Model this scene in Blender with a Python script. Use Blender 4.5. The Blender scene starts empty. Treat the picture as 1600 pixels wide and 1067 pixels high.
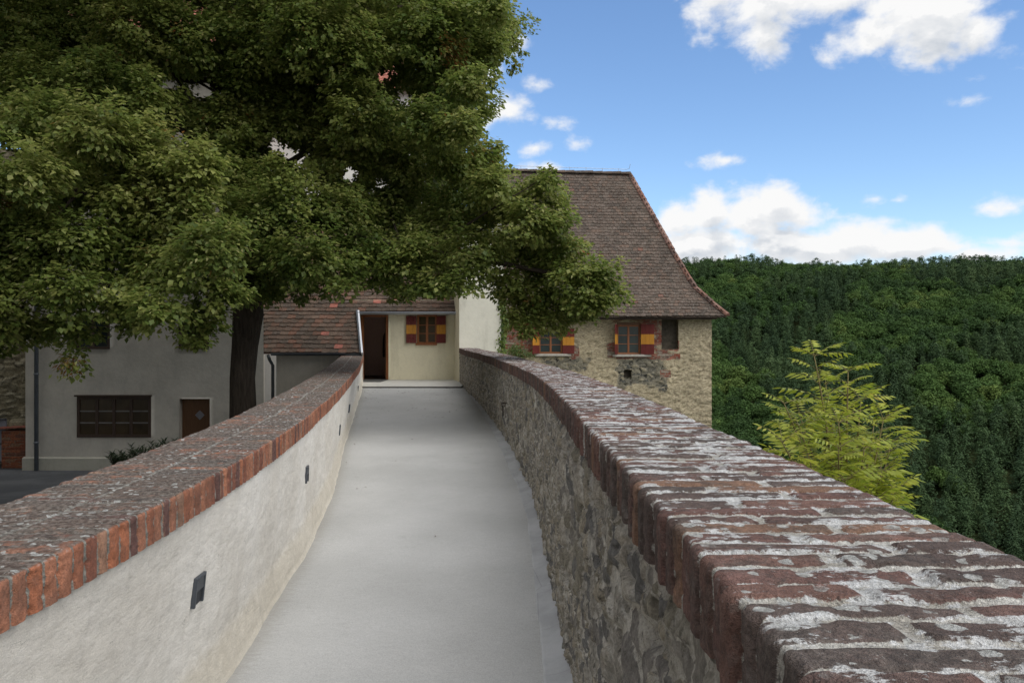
import bpy, math, random
import numpy as np
from mathutils import Vector

F = 1244.0                      # focal length in photo pixels (28 mm on a 36 mm sensor, 1600 px wide)
EYE = 3.5                       # eye height above the courtyard
scene = bpy.context.scene
COL = scene.collection
rng = np.random.default_rng(7)
random.seed(7)


def P(px, py, Y):
    """point seen at photo pixel (px, py) at distance Y, used once to survey real positions"""
    return ((px - 800) / F * Y, Y, EYE + (533 - py) / F * Y)


# ------------------------------------------------------------------ object helpers
def tag(o, label=None, cat=None, group=None, kind=None):
    if label: o['label'] = label
    if cat: o['category'] = cat
    if group: o['group'] = group
    if kind: o['kind'] = kind
    return o


def empty(name, loc=(0, 0, 0)):
    o = bpy.data.objects.new(name, None)
    o.empty_display_size = 0.3
    COL.objects.link(o)
    o.location = loc
    return o


def np_mesh(name, verts, quads=None, tris=None, mat=None, parent=None, smooth=False, vattr=None, fattr=None, uv=None, loc=None):
    """mesh object from numpy arrays; faces are quads then tris"""
    verts = np.asarray(verts, dtype=np.float32).reshape(-1, 3)
    me = bpy.data.meshes.new(name)
    nq = 0 if quads is None else len(quads)
    nt = 0 if tris is None else len(tris)
    idx = []
    if nq: idx.append(np.asarray(quads, dtype=np.int32).ravel())
    if nt: idx.append(np.asarray(tris, dtype=np.int32).ravel())
    idx = np.concatenate(idx)
    starts = np.concatenate([np.arange(nq) * 4, nq * 4 + np.arange(nt) * 3]).astype(np.int32)
    totals = np.concatenate([np.full(nq, 4), np.full(nt, 3)]).astype(np.int32)
    if loc is not None:
        verts = verts - np.asarray(loc, dtype=np.float32)
    me.vertices.add(len(verts)); me.vertices.foreach_set('co', verts.ravel())
    me.loops.add(len(idx)); me.loops.foreach_set('vertex_index', idx)
    me.polygons.add(nq + nt)
    me.polygons.foreach_set('loop_start', starts)
    me.polygons.foreach_set('loop_total', totals)
    if smooth:
        me.polygons.foreach_set('use_smooth', np.ones(nq + nt, dtype=bool))
    for k, a in (vattr or {}).items():
        at = me.attributes.new(k, 'FLOAT', 'POINT'); at.data.foreach_set('value', np.asarray(a, dtype=np.float32).ravel())
    for k, a in (fattr or {}).items():
        at = me.attributes.new(k, 'FLOAT', 'FACE'); at.data.foreach_set('value', np.asarray(a, dtype=np.float32).ravel())
    if uv is not None:
        l = me.uv_layers.new(name='UVMap')
        l.data.foreach_set('uv', np.asarray(uv, dtype=np.float32)[idx].ravel())
    me.update(calc_edges=True)
    me.validate()
    if mat: me.materials.append(mat)
    o = bpy.data.objects.new(name, me)
    COL.objects.link(o)
    if loc is not None: o.location = loc
    if parent is not None:
        o.parent = parent
        o.location = Vector(o.location) - world_of(parent)
    return o


def world_of(o):
    v = Vector(o.location)
    while o.parent is not None:
        o = o.parent
        v = v + Vector(o.location)
    return v


class MB:
    """collects simple shapes given in world coordinates, builds them as one mesh"""
    def __init__(s):
        s.v = []; s.f = []; s.r = []
    def add(s, vs, fs, r=0.5):
        b = len(s.v); s.v += [tuple(v) for v in vs]
        for f in fs:
            s.f.append(tuple(b + i for i in f)); s.r.append(r)
    def box(s, x0, x1, y0, y1, z0, z1, r=0.5, b=0.0):
        if b > 0 and min(x1 - x0, y1 - y0, z1 - z0) > 2.2 * b:
            return s.bevbox(x0, x1, y0, y1, z0, z1, b, r)
        vs = [(x0, y0, z0), (x1, y0, z0), (x1, y1, z0), (x0, y1, z0), (x0, y0, z1), (x1, y0, z1), (x1, y1, z1), (x0, y1, z1)]
        s.add(vs, [(0, 3, 2, 1), (4, 5, 6, 7), (0, 1, 5, 4), (1, 2, 6, 5), (2, 3, 7, 6), (3, 0, 4, 7)], r)
        return s
    def bevbox(s, x0, x1, y0, y1, z0, z1, b, r=0.5):
        vs = []; ids = {}
        X = (x0, x1); Y = (y0, y1); Z = (z0, z1)
        for i in (0, 1):
            for j in (0, 1):
                for k in (0, 1):
                    sx, sy, sz = (1, -1)[i], (1, -1)[j], (1, -1)[k]
                    for a in range(3):
                        p = [X[i] + sx * b, Y[j] + sy * b, Z[k] + sz * b]
                        p[a] = (X[i], Y[j], Z[k])[a]
                        ids[(i, j, k, a)] = len(vs); vs.append(p)
        fs = []
        for i in (0, 1):
            fs.append([ids[(i, j, k, 0)] for j, k in ((0, 0), (1, 0), (1, 1), (0, 1))])
            fs.append([ids[(j, i, k, 1)] for j, k in ((0, 0), (0, 1), (1, 1), (1, 0))])
            fs.append([ids[(j, k, i, 2)] for j, k in ((0, 0), (1, 0), (1, 1), (0, 1))])
        for i in (0, 1):
            for j in (0, 1):
                fs.append([ids[(i, j, 0, 0)], ids[(i, j, 0, 1)], ids[(i, j, 1, 1)], ids[(i, j, 1, 0)]])
                fs.append([ids[(i, 0, j, 0)], ids[(i, 0, j, 2)], ids[(i, 1, j, 2)], ids[(i, 1, j, 0)]])
                fs.append([ids[(0, i, j, 1)], ids[(0, i, j, 2)], ids[(1, i, j, 2)], ids[(1, i, j, 1)]])
        for i in (0, 1):
            for j in (0, 1):
                for k in (0, 1):
                    fs.append([ids[(i, j, k, a)] for a in range(3)])
        s.add(vs, fs, r)
        return s
    def tube(s, pts, rad, n=8, cap=True, r=0.5):
        pts = [Vector(p) for p in pts]
        if not hasattr(rad, '__len__'): rad = [rad] * len(pts)
        b = len(s.v); up = Vector((0.13, 0.21, 1)).normalized()
        ref = None
        for i, p in enumerate(pts):
            d = (pts[min(i + 1, len(pts) - 1)] - pts[max(i - 1, 0)]).normalized()
            if ref is None: ref = d.orthogonal().normalized()
            u = (ref - d * ref.dot(d)).normalized(); w = d.cross(u); ref = u
            for k in range(n):
                a = 2 * math.pi * k / n
                s.v.append(tuple(p + (u * math.cos(a) + w * math.sin(a)) * rad[i]))
        for i in range(len(pts) - 1):
            for k in range(n):
                k2 = (k + 1) % n
                s.f.append((b + i * n + k, b + i * n + k2, b + (i + 1) * n + k2, b + (i + 1) * n + k)); s.r.append(r)
        if cap:
            s.f.append(tuple(b + k for k in reversed(range(n)))); s.r.append(r)
            e = b + (len(pts) - 1) * n
            s.f.append(tuple(e + k for k in range(n))); s.r.append(r)
        return s
    def prism(s, poly, y0, y1, r=0.5):
        """polygon in XZ extruded from y0 to y1"""
        n = len(poly)
        vs = [(x, y0, z) for x, z in poly] + [(x, y1, z) for x, z in poly]
        fs = [tuple(range(n)), tuple(reversed(range(n, 2 * n)))]
        for i in range(n):
            j = (i + 1) % n
            fs.append((i, n + i, n + j, j))
        s.add(vs, fs, r)
        return s
    def build(s, name, mat=None, parent=None, smooth=False, loc=None):
        me = bpy.data.meshes.new(name)
        off = Vector(loc) if loc is not None else Vector((0, 0, 0))
        me.from_pydata([tuple(Vector(v) - off) for v in s.v], [], s.f)
        at = me.attributes.new('rnd', 'FLOAT', 'FACE'); at.data.foreach_set('value', s.r)
        if smooth: me.polygons.foreach_set('use_smooth', [True] * len(me.polygons))
        if mat: me.materials.append(mat)
        me.update()
        o = bpy.data.objects.new(name, me); COL.objects.link(o)
        if loc is not None: o.location = loc
        if parent is not None:
            o.parent = parent
            o.location = Vector(o.location) - world_of(parent)
        return o


# ------------------------------------------------------------------ numpy noise
def _hash(ix, iy, seed):
    h = (ix.astype(np.int64) * 374761393 + iy.astype(np.int64) * 668265263 + seed * 2246822519) & 0xffffffff
    h = ((h ^ (h >> 13)) * 1274126177) & 0xffffffff
    h = (h ^ (h >> 16)) & 0xffffffff
    h = (h * 2654435761) & 0xffffffff
    h = (h ^ (h >> 15)) & 0xffffffff
    return h / 4294967295.0


def vnoise(x, y, seed=0):
    x = np.asarray(x, dtype=np.float64); y = np.asarray(y, dtype=np.float64)
    ix = np.floor(x); iy = np.floor(y); fx = x - ix; fy = y - iy
    fx = fx * fx * (3 - 2 * fx); fy = fy * fy * (3 - 2 * fy)
    a = _hash(ix, iy, seed); b = _hash(ix + 1, iy, seed); c = _hash(ix, iy + 1, seed); d = _hash(ix + 1, iy + 1, seed)
    return (a * (1 - fx) + b * fx) * (1 - fy) + (c * (1 - fx) + d * fx) * fy


def fbm(x, y, seed=0, oct=4, gain=0.5):
    t = 0; a = 1; n = 0
    for o in range(oct):
        t = t + a * vnoise(x * 2 ** o, y * 2 ** o, seed + o * 17); n += a; a *= gain
    return t / n


def worley(x, y, seed=0, jit=0.9):
    ix = np.floor(x); iy = np.floor(y)
    f1 = np.full(x.shape, 9.0); f2 = np.full(x.shape, 9.0); cid = np.zeros(x.shape)
    for dx in (-1, 0, 1):
        for dy in (-1, 0, 1):
            cx = ix + dx; cy = iy + dy
            px = cx + 0.5 + jit * (_hash(cx, cy, seed) - 0.5); py = cy + 0.5 + jit * (_hash(cx, cy, seed + 5) - 0.5)
            d = np.maximum(np.abs(x - px), np.abs(y - py)) * 0.5 + np.hypot(x - px, y - py) * 0.5
            i = _hash(cx, cy, seed + 11)
            closer = d < f1
            f2 = np.where(closer, f1, np.minimum(f2, d))
            cid = np.where(closer, i, cid); f1 = np.where(closer, d, f1)
    return f1, f2, cid


def sstep(a, b, x):
    t = np.clip((x - a) / (b - a), 0, 1)
    return t * t * (3 - 2 * t)


def grid_quads(nu, nv, flip=False):
    i = np.arange(nu - 1)[:, None]; j = np.arange(nv - 1)[None, :]
    a = (i * nv + j).ravel(); b = a + nv; c = b + 1; d = a + 1
    return np.stack([a, d, c, b] if flip else [a, b, c, d], axis=1)


# ------------------------------------------------------------------ material helpers
class NT:
    def __init__(s, name, rough=0.85, spec=0.3):
        s.m = bpy.data.materials.new(name); s.m.use_nodes = True
        s.t = s.m.node_tree; s.n = s.t.nodes; s.l = s.t.links
        s.b = s.n['Principled BSDF']; s.out = s.n['Material Output']
        s.b.inputs['Roughness'].default_value = rough
        s.b.inputs['Specular IOR Level'].default_value = spec
    def new(s, typ, **kw):
        n = s.n.new(typ)
        for k, v in kw.items(): setattr(n, k, v)
        return n
    def set(s, sock, v):
        if isinstance(v, bpy.types.NodeSocket): s.l.new(v, sock)
        elif v is not None:
            if hasattr(sock.default_value, '__len__') and hasattr(v, '__len__') and len(v) == 3 and len(sock.default_value) == 4:
                v = (*v, 1)
            sock.default_value = v
    def obj(s): return s.new('ShaderNodeTexCoord').outputs['Object']
    def uv(s): return s.new('ShaderNodeTexCoord').outputs['UV']
    def attr(s, name, out='Fac'):
        a = s.new('ShaderNodeAttribute'); a.attribute_name = name; return a.outputs[out]
    def scale(s, vec, sc):
        m = s.new('ShaderNodeMapping'); s.l.new(vec, m.inputs['Vector']); m.inputs['Scale'].default_value = sc
        return m.outputs[0]
    def noise(s, vec, scale=5, detail=4, rough=0.5, dist=0.0):
        n = s.new('ShaderNodeTexNoise'); s.set(n.inputs['Vector'], vec)
        n.inputs['Scale'].default_value = scale; n.inputs['Detail'].default_value = detail
        n.inputs['Roughness'].default_value = rough; n.inputs['Distortion'].default_value = dist
        return n.outputs['Fac']
    def voro(s, vec, scale=5, feature='F1', out='Distance', rnd=1.0):
        n = s.new('ShaderNodeTexVoronoi'); n.feature = feature; s.set(n.inputs['Vector'], vec)
        n.inputs['Scale'].default_value = scale; n.inputs['Randomness'].default_value = rnd
        return n.outputs[out]
    def math(s, op, a, b=None, clamp=False):
        n = s.new('ShaderNodeMath', operation=op, use_clamp=clamp); s.set(n.inputs[0], a)
        if b is not None: s.set(n.inputs[1], b)
        return n.outputs[0]
    def step(s, x, lo, hi):
        n = s.new('ShaderNodeMapRange', interpolation_type='SMOOTHSTEP'); s.set(n.inputs[0], x)
        n.inputs[1].default_value = lo; n.inputs[2].default_value = hi
        return n.outputs[0]
    def rng(s, x, lo, hi, a, b):
        n = s.new('ShaderNodeMapRange'); s.set(n.inputs[0], x)
        for i, v in enumerate((lo, hi, a, b)): n.inputs[1 + i].default_value = v
        return n.outputs[0]
    def mix(s, f, a, b, mode='MIX'):
        n = s.new('ShaderNodeMix', data_type='RGBA', blend_type=mode)
        s.set(n.inputs[0], f); s.set(n.inputs[6], a); s.set(n.inputs[7], b)
        return n.outputs[2]
    def ramp(s, f, stops, interp='LINEAR'):
        n = s.new('ShaderNodeValToRGB'); cr = n.color_ramp; cr.interpolation = interp
        while len(cr.elements) < len(stops): cr.elements.new(0.5)
        for e, (p, c) in zip(cr.elements, stops):
            e.position = p; e.color = (*c, 1) if len(c) == 3 else c
        s.set(n.inputs[0], f)
        return n.outputs[0]
    def bump(s, h, strength=0.5, dist=0.01, normal=None):
        n = s.new('ShaderNodeBump'); n.inputs['Strength'].default_value = strength; n.inputs['Distance'].default_value = dist
        s.set(n.inputs['Height'], h)
        if normal is not None: s.l.new(normal, n.inputs['Normal'])
        s.l.new(n.outputs[0], s.b.inputs['Normal']); return n.outputs[0]
    def color(s, c): s.set(s.b.inputs['Base Color'], c); return s
    def mul(s, c, f):
        """multiply colour by scalar factor socket"""
        n = s.new('ShaderNodeVectorMath', operation='SCALE'); s.set(n.inputs[0], c); s.set(n.inputs['Scale'], f)
        return n.outputs[0]


def hx(r, g, b):
    """sRGB 0-255 to linear"""
    return tuple(((c / 255) / 12.92 if c / 255 <= 0.04045 else ((c / 255 + 0.055) / 1.055) ** 2.4) for c in (r, g, b))


# ------------------------------------------------------------------ materials
def mat_plaster(name, base, var=0.12, stain=None, bump=0.5, grain=220, zstain=None):
    m = NT(name, 0.92, 0.2); o = m.obj()
    n1 = m.noise(o, 1.3, 6, 0.62); n2 = m.noise(o, 11, 5, 0.6); n3 = m.noise(o, grain, 2, 0.6)
    f = m.math('ADD', m.rng(n1, 0.3, 0.7, 1 - var, 1 + var), m.rng(n2, 0.3, 0.7, -var * 0.4, var * 0.4))
    f = m.math('ADD', f, m.rng(n3, 0.3, 0.7, -0.06, 0.06))
    c = m.mul(base, f)
    if stain is not None:
        st = m.noise(m.scale(o, (1, 1, 0.25)), 3.1, 7, 0.7)
        c = m.mix(m.rng(st, 0.52, 0.75, 0, 0.55), c, stain)
    m.color(c)
    h = m.math('ADD', m.math('MULTIPLY', n2, 2.2), m.math('MULTIPLY', n3, 0.5))
    m.bump(h, bump, 0.006)
    return m.m


def mat_simple(name, base, rough=0.6, spec=0.4, metal=0.0, var=0.15, sc=8):
    m = NT(name, rough, spec); o = m.obj()
    n = m.noise(o, sc, 5, 0.6)
    m.color(m.mul(base, m.rng(n, 0.3, 0.7, 1 - var, 1 + var)))
    m.b.inputs['Metallic'].default_value = metal
    m.bump(m.noise(o, sc * 12, 3, 0.6), 0.12, 0.003)
    return m.m


def mat_wood(name, base, rough=0.55):
    m = NT(name, rough, 0.4); o = m.obj()
    g = m.noise(m.scale(o, (30, 30, 2.2)), 1.6, 6, 0.65, 0.6)
    m.color(m.mul(base, m.rng(g, 0.3, 0.7, 0.65, 1.3)))
    m.bump(g, 0.2, 0.003)
    return m.m


def mat_left_face():
    m = NT('parapet_plaster', 0.93, 0.15); uv = m.uv(); o = m.obj()
    n1 = m.noise(o, 1.1, 6, 0.65); n2 = m.noise(m.scale(uv, (0.7, 1.4, 1)), 16, 6, 0.68, 0.5); n3 = m.noise(o, 260, 2, 0.7)
    base = m.mix(m.step(n1, 0.35, 0.7), (0.70, 0.665, 0.60), (0.82, 0.795, 0.74))
    sep = m.new('ShaderNodeSeparateXYZ'); m.l.new(uv, sep.inputs[0])
    # warmer, browner plinth band along the path; v is height above the path
    hgt = m.math('ADD', sep.outputs[1], m.rng(n2, 0.3, 0.7, -0.03, 0.03))
    band = m.math('SUBTRACT', 1.0, m.step(hgt, 0.19, 0.30))
    base = m.mix(m.math('MULTIPLY', band, 0.6), base, (0.60, 0.545, 0.44))
    base = m.mul(base, m.rng(n2, 0.3, 0.7, 0.9, 1.07))
    base = m.mul(base, m.rng(n3, 0.3, 0.7, 0.82, 1.12))
    pits = m.step(m.noise(o, 70, 3, 0.6), 0.66, 0.74)
    base = m.mix(m.math('MULTIPLY', pits, 0.45), base, (0.22, 0.21, 0.19))
    # hairline cracks in the render
    wv = m.noise(o, 3.1, 5, .6)
    ck = m.math('ABSOLUTE', m.math('SUBTRACT', m.noise(m.scale(uv, (.5, 1, 1)), 1.6, 7, .62), .5))
    ckm = m.math('MULTIPLY', m.step(ck, .0022, .0008), m.step(wv, .5, .62))
    base = m.mix(m.math('MULTIPLY', ckm, .6), base, (0.25, 0.235, 0.21))
    strk = m.noise(m.scale(uv, (9, 1.0, 1)), 2.0, 5, 0.7)
    base = m.mix(m.rng(strk, 0.52, 0.8, 0, 0.35), base, (0.36, 0.34, 0.31))
    m.color(base)
    n4 = m.noise(m.scale(o, (1, 0.6, 1.3)), 48, 6, 0.75)
    h = m.math('ADD', m.math('MULTIPLY', n2, 3.5), m.math('ADD', n3, m.math('MULTIPLY', n4, 3.2)))
    m.bump(h, 0.45, 0.005)
    return m.m


def mat_path():
    m = NT('brushed_concrete', 0.9, 0.25); uv = m.uv(); o = m.obj()
    n1 = m.noise(o, 0.55, 6, 0.6); n2 = m.noise(m.scale(uv, (1.6, 6, 1)), 6, 7, 0.75); n3 = m.noise(o, 150, 3, 0.85)
    c = m.mix(m.step(n1, 0.3, 0.7), (0.375, 0.375, 0.365), (0.46, 0.46, 0.45))
    c = m.mul(c, m.rng(n2, 0.3, 0.7, 0.95, 1.04))
    c = m.mul(c, m.rng(n3, 0.35, 0.65, 0.78, 1.16))
    pits = m.step(m.noise(o, 75, 3, 0.7), 0.64, 0.70)
    c = m.mix(m.math('MULTIPLY', pits, 0.6), c, (0.16, 0.16, 0.155))
    spk = m.step(m.voro(o, 26, 'F1'), 0.09, 0.05)
    # dirt collected along both edges (u runs 0..1 across)
    sep = m.new('ShaderNodeSeparateXYZ'); m.l.new(uv, sep.inputs[0])
    e = m.attr('edge')
    dirt = m.math('MULTIPLY', m.math('SUBTRACT', 1.0, m.step(m.math('ADD', e, m.rng(n2, 0.3, 0.7, -0.06, 0.06)), 0.0, 0.16)), 0.5)
    c = m.mix(dirt, c, (0.27, 0.255, 0.22))
    blot = m.step(m.noise(o, 2.7, 7, 0.72), 0.6, 0.72)
    c = m.mix(m.math('MULTIPLY', blot, 0.24), c, (0.22, 0.22, 0.21))
    m.color(c)
    m.bump(m.math('ADD', m.math('MULTIPLY', n2, 1.2), n3), 0.4, 0.004)
    return m.m


def mat_cement(name='smooth_cement'):
    m = NT(name, 0.8, 0.3); o = m.obj()
    n1 = m.noise(o, 3.5, 6, 0.6); n3 = m.noise(o, 160, 2, 0.6)
    c = m.mix(m.step(n1, 0.3, 0.7), (0.32, 0.325, 0.33), (0.42, 0.425, 0.43))
    crack = m.voro(o, 1.3, 'DISTANCE_TO_EDGE')
    cr = m.math('SUBTRACT', 1.0, m.step(crack, 0.0, 0.004))
    c = m.mix(m.math('MULTIPLY', cr, 0.45), c, (0.09, 0.09, 0.09))
    c = m.mul(c, m.rng(n3, 0.3, 0.7, 0.93, 1.07))
    m.color(c); m.bump(m.math('ADD', m.noise(o, 25, 4), n3), 0.25, 0.004)
    return m.m


def mat_coping(name, side):
    """bricks on edge; sd = signed distance to the joint, rnd = brick identity, top = 1 on the top face"""
    m = NT(name, 0.9, 0.25); o = m.obj(); uv = m.uv()
    sd = m.attr('sd'); r = m.attr('rnd'); r2 = m.attr('rnd2'); top = m.attr('top')
    nf = m.noise(o, 55, 5, 0.65); nm = m.noise(o, 9, 5, 0.65); ng = m.noise(o, 240, 2, 0.7)
    if side == 'R':
        b = m.ramp(r, [(0, (0.105, 0.076, 0.066)), (0.16, (0.145, 0.090, 0.076)), (0.38, (0.175, 0.100, 0.080)), (0.55, (0.125, 0.094, 0.082)),
                       (0.70, (0.155, 0.088, 0.074)), (0.90, (0.22, 0.130, 0.088)), (1, (0.085, 0.075, 0.065))], 'CONSTANT')
    else:
        b = m.ramp(r, [(0, (0.33, 0.135, 0.080)), (0.2, (0.40, 0.175, 0.105)), (0.45, (0.27, 0.11, 0.072)), (0.62, (0.36, 0.20, 0.13)),
                       (0.78, (0.16, 0.085, 0.072)), (0.9, (0.42, 0.16, 0.085)), (1, (0.15, 0.10, 0.095))], 'CONSTANT')
    b = m.mul(b, m.rng(nm, 0.3, 0.7, 0.72, 1.3))
    b = m.mul(b, m.rng(nf, 0.3, 0.7, 0.72, 1.28))
    # soot and dead lichen crust
    crust = m.step(m.math('ADD', m.noise(o, 14, 6, 0.7), m.rng(r2, 0, 1, -0.09, 0.09)), 0.47, 0.60)
    crust2 = m.mix(m.step(nf, 0.4, 0.62), (0.050, 0.045, 0.040), (0.115, 0.105, 0.092))
    if side == 'R':
        b = m.mix(m.math('MULTIPLY', crust, m.rng(top, 0, 1, 0.42, 0.5)), b, crust2)
    else:
        topc = m.math('MULTIPLY', m.step(top, 0.35, 0.9), m.step(m.math('ADD', m.noise(o, 11, 6, 0.7), m.rng(r2, 0, 1, -0.13, 0.16)), 0.30, 0.46))
        b = m.mix(m.math('MULTIPLY', topc, 0.88), b, m.mix(m.step(nf, 0.35, 0.65), (0.062, 0.054, 0.048), (0.17, 0.148, 0.128)))
        facec = m.math('MULTIPLY', crust, m.rng(top, 0, 1, 0.28, 0.0))
        b = m.mix(facec, b, (0.10, 0.085, 0.075))
    # mortar
    if side == 'R':
        mc = m.mix(m.step(nm, 0.38, 0.66), (0.33, 0.31, 0.27), (0.50, 0.49, 0.455))
        mc = m.mix(m.math('MULTIPLY', m.math('SUBTRACT', 1.0, top), 0.4), mc, (0.33, 0.31, 0.275))
        edge = m.math('ADD', sd, m.rng(m.noise(o, 26, 6, 0.72), 0.25, 0.75, -0.005, 0.005))
        edge = m.math('SUBTRACT', edge, m.math('MULTIPLY', top, 0.002))
    else:
        mc = m.mix(m.step(nf, 0.35, 0.65), (0.17, 0.16, 0.14), (0.36, 0.34, 0.30))
        edge = m.math('ADD', sd, m.rng(m.noise(o, 60, 5, 0.7), 0.3, 0.7, -0.0035, 0.0035))
    mc = m.mul(mc, m.rng(ng, 0.3, 0.7, 0.85, 1.15))
    isb = m.step(edge, -0.0008, 0.0012)
    c = m.mix(isb, mc, b)
    if side == 'L':
        c = m.mix(m.math('MULTIPLY', m.math('MULTIPLY', m.step(m.noise(o, 9, 5, .7), 0.36, 0.5), m.step(top, .5, .9)), 0.42), c, m.mix(m.step(nf, 0.38, 0.62), (0.060, 0.054, 0.048), (0.21, 0.20, 0.18)))
    # pale lichen rosettes
    vo = m.new('ShaderNodeTexVoronoi'); vo.inputs['Scale'].default_value = 30 if side == 'R' else 34
    wob = m.new('ShaderNodeVectorMath', operation='ADD')
    nz = m.new('ShaderNodeTexNoise'); nz.inputs['Scale'].default_value = 45; nz.inputs['Detail'].default_value = 4; m.l.new(o, nz.inputs['Vector'])
    sc = m.new('ShaderNodeVectorMath', operation='SCALE'); m.l.new(nz.outputs['Color'], sc.inputs[0]); sc.inputs['Scale'].default_value = 0.020
    m.l.new(o, wob.inputs[0]); m.l.new(sc.outputs[0], wob.inputs[1]); m.l.new(wob.outputs[0], vo.inputs['Vector'])
    sepc = m.new('ShaderNodeSeparateColor'); m.l.new(vo.outputs['Color'], sepc.inputs[0])
    size = m.rng(sepc.outputs[0], 0.36, 1.0, 0.0, 0.54)
    ros = m.step(m.math('SUBTRACT', size, vo.outputs['Distance']), 0.0, 0.05)
    patchy = m.step(m.noise(o, 3.6, 4, 0.6), 0.38, 0.52)
    ros = m.math('MULTIPLY', m.math('MULTIPLY', ros, patchy), m.rng(top, 0.2, 0.9, 0.12 if side == 'R' else 0.0, 0.9))
    lc = m.mix(m.step(nf, 0.4, 0.6), (0.30, 0.30, 0.28), (0.50, 0.51, 0.49))
    c = m.mix(ros, c, lc)
    if side == 'R':
        # broad white lime / lichen sheets over the top
        wh = m.noise(m.scale(uv, (1.9, 1.0, 1)), 7.5, 8, 0.74)
        su = m.new('ShaderNodeSeparateXYZ'); m.l.new(uv, su.inputs[0])
        wh = m.math('ADD', wh, m.math('MULTIPLY', m.math('SUBTRACT', m.step(su.outputs[0], 3.6, 5.0), m.math('MULTIPLY', m.step(su.outputs[0], 15.0, 24.0), 0.4)), 0.035))
        white = m.math('MULTIPLY', m.step(m.math('SUBTRACT', wh, m.math('MULTIPLY', m.step(sd, 0.0, 0.018), 0.085)), 0.495, 0.535), m.step(top, 0.3, 0.9))
        c = m.mix(m.math('MULTIPLY', white, 0.92), c, m.mix(m.step(nf, 0.38, 0.6), (0.44, 0.44, 0.43), (0.60, 0.61, 0.61)))
    else:
        sp = m.step(m.noise(m.scale(uv, (1.6, 1.0, 1)), 33, 4, 0.65), 0.645, 0.675)
        c = m.mix(m.math('MULTIPLY', m.math('MULTIPLY', sp, m.step(top, 0.5, 0.9)), 0.8), c, (0.46, 0.46, 0.43))
    g1 = m.noise(o, 120, 4, 0.8); g2 = m.noise(o, 330, 2, 0.8)
    c = m.mul(c, m.rng(g1, 0.35, 0.65, 0.72 if side == 'R' else 0.85, 1.22 if side == 'R' else 1.12)); c = m.mul(c, m.rng(g2, 0.35, 0.65, 0.84, 1.14))
    pit = m.step(m.noise(o, 85, 4, 0.7), 0.60, 0.66)
    c = m.mix(m.math('MULTIPLY', pit, 0.55), c, (0.045, 0.04, 0.036))
    spk = m.step(m.noise(m.scale(o, (1, 1, 1)), 62, 5, 0.75), 0.635, 0.665)
    c = m.mix(m.math('MULTIPLY', m.math('MULTIPLY', spk, m.rng(top, 0.2, 0.9, 0.25, 1.0)), 0.75), c, (0.40, 0.40, 0.37))
    m.color(c)
    m.bump(m.math('ADD', m.math('MULTIPLY', nf, 1.5), m.math('ADD', ng, m.math('MULTIPLY', g1, 1.2))), 0.9, 0.006)
    return m.m


def mat_rubble(name, stones, mortar_a, mortar_b, cover=0.0, moss=None, scale_n=1.0, uvm=True):
    """attrs: sd (distance inside a stone), rnd (stone identity)"""
    m = NT(name, 0.95, 0.15); o = m.obj()
    sd = m.attr('sd'); r = m.attr('rnd')
    nf = m.noise(o, 45 * scale_n, 6, 0.7); nm = m.noise(o, 6 * scale_n, 6, 0.68); nl = m.noise(o, 1.3, 5, 0.6)
    s = m.ramp(r, stones, 'CONSTANT')
    s = m.mul(s, m.rng(nf, 0.3, 0.7, 0.6, 1.4))
    mo = m.mix(m.step(m.noise(o, 3.0 * scale_n, 6, 0.65), 0.35, 0.65), mortar_a, mortar_b)
    mo = m.mul(mo, m.rng(nf, 0.3, 0.7, 0.78, 1.2))
    e = m.math('SUBTRACT', m.math('ADD', sd, m.rng(nm, 0.3, 0.7, -0.16, 0.16)), cover)
    c = m.mix(m.step(e, -0.01, 0.05), mo, s)
    c = m.mul(c, m.rng(m.noise(o, 19 * scale_n, 7, 0.78), 0.35, 0.65, 0.68, 1.28))
    dark = m.step(m.noise(o, 27 * scale_n, 6, 0.76), 0.565, 0.64)
    c = m.mix(m.math('MULTIPLY', dark, 0.75), c, (0.05, 0.047, 0.04))
    c = m.mul(c, m.rng(m.noise(o, 190, 3, 0.8), 0.35, 0.65, 0.8, 1.2))
    if moss is not None:
        c = m.mix(m.math('MULTIPLY', m.step(nl, 0.5, 0.7), 0.25), c, moss)
    m.color(c)
    m.bump(m.math('ADD', m.math('MULTIPLY', nf, 2.0), m.math('MULTIPLY', nm, 2.0)), 0.9, 0.012)
    return m.m


def mat_tiles(name, stops, lichen=0.3, moss=0.2):
    m = NT(name, 0.9, 0.2); o = m.obj(); r = m.attr('rnd')
    b = m.ramp(r, stops, 'CONSTANT')
    n1 = m.noise(o, 14, 6, 0.7); n2 = m.noise(o, 1.1, 5, 0.6); n3 = m.noise(o, 70, 3, 0.7)
    b = m.mul(b, m.rng(n1, 0.3, 0.7, 0.7, 1.3))
    b = m.mul(b, m.rng(n2, 0.35, 0.65, 0.82, 1.15))
    b = m.mix(m.math('MULTIPLY', m.step(m.noise(o, 23, 5, 0.7), 0.5, 0.62), lichen), b, (0.27, 0.26, 0.23))
    b = m.mix(m.math('MULTIPLY', m.step(m.noise(o, 5, 6, 0.72), 0.52, 0.66), moss), b, (0.055, 0.05, 0.038))
    m.color(m.mul(b, m.rng(n3, 0.3, 0.7, 0.8, 1.2)))
    m.bump(n1, 0.5, 0.01)
    return m.m


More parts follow.
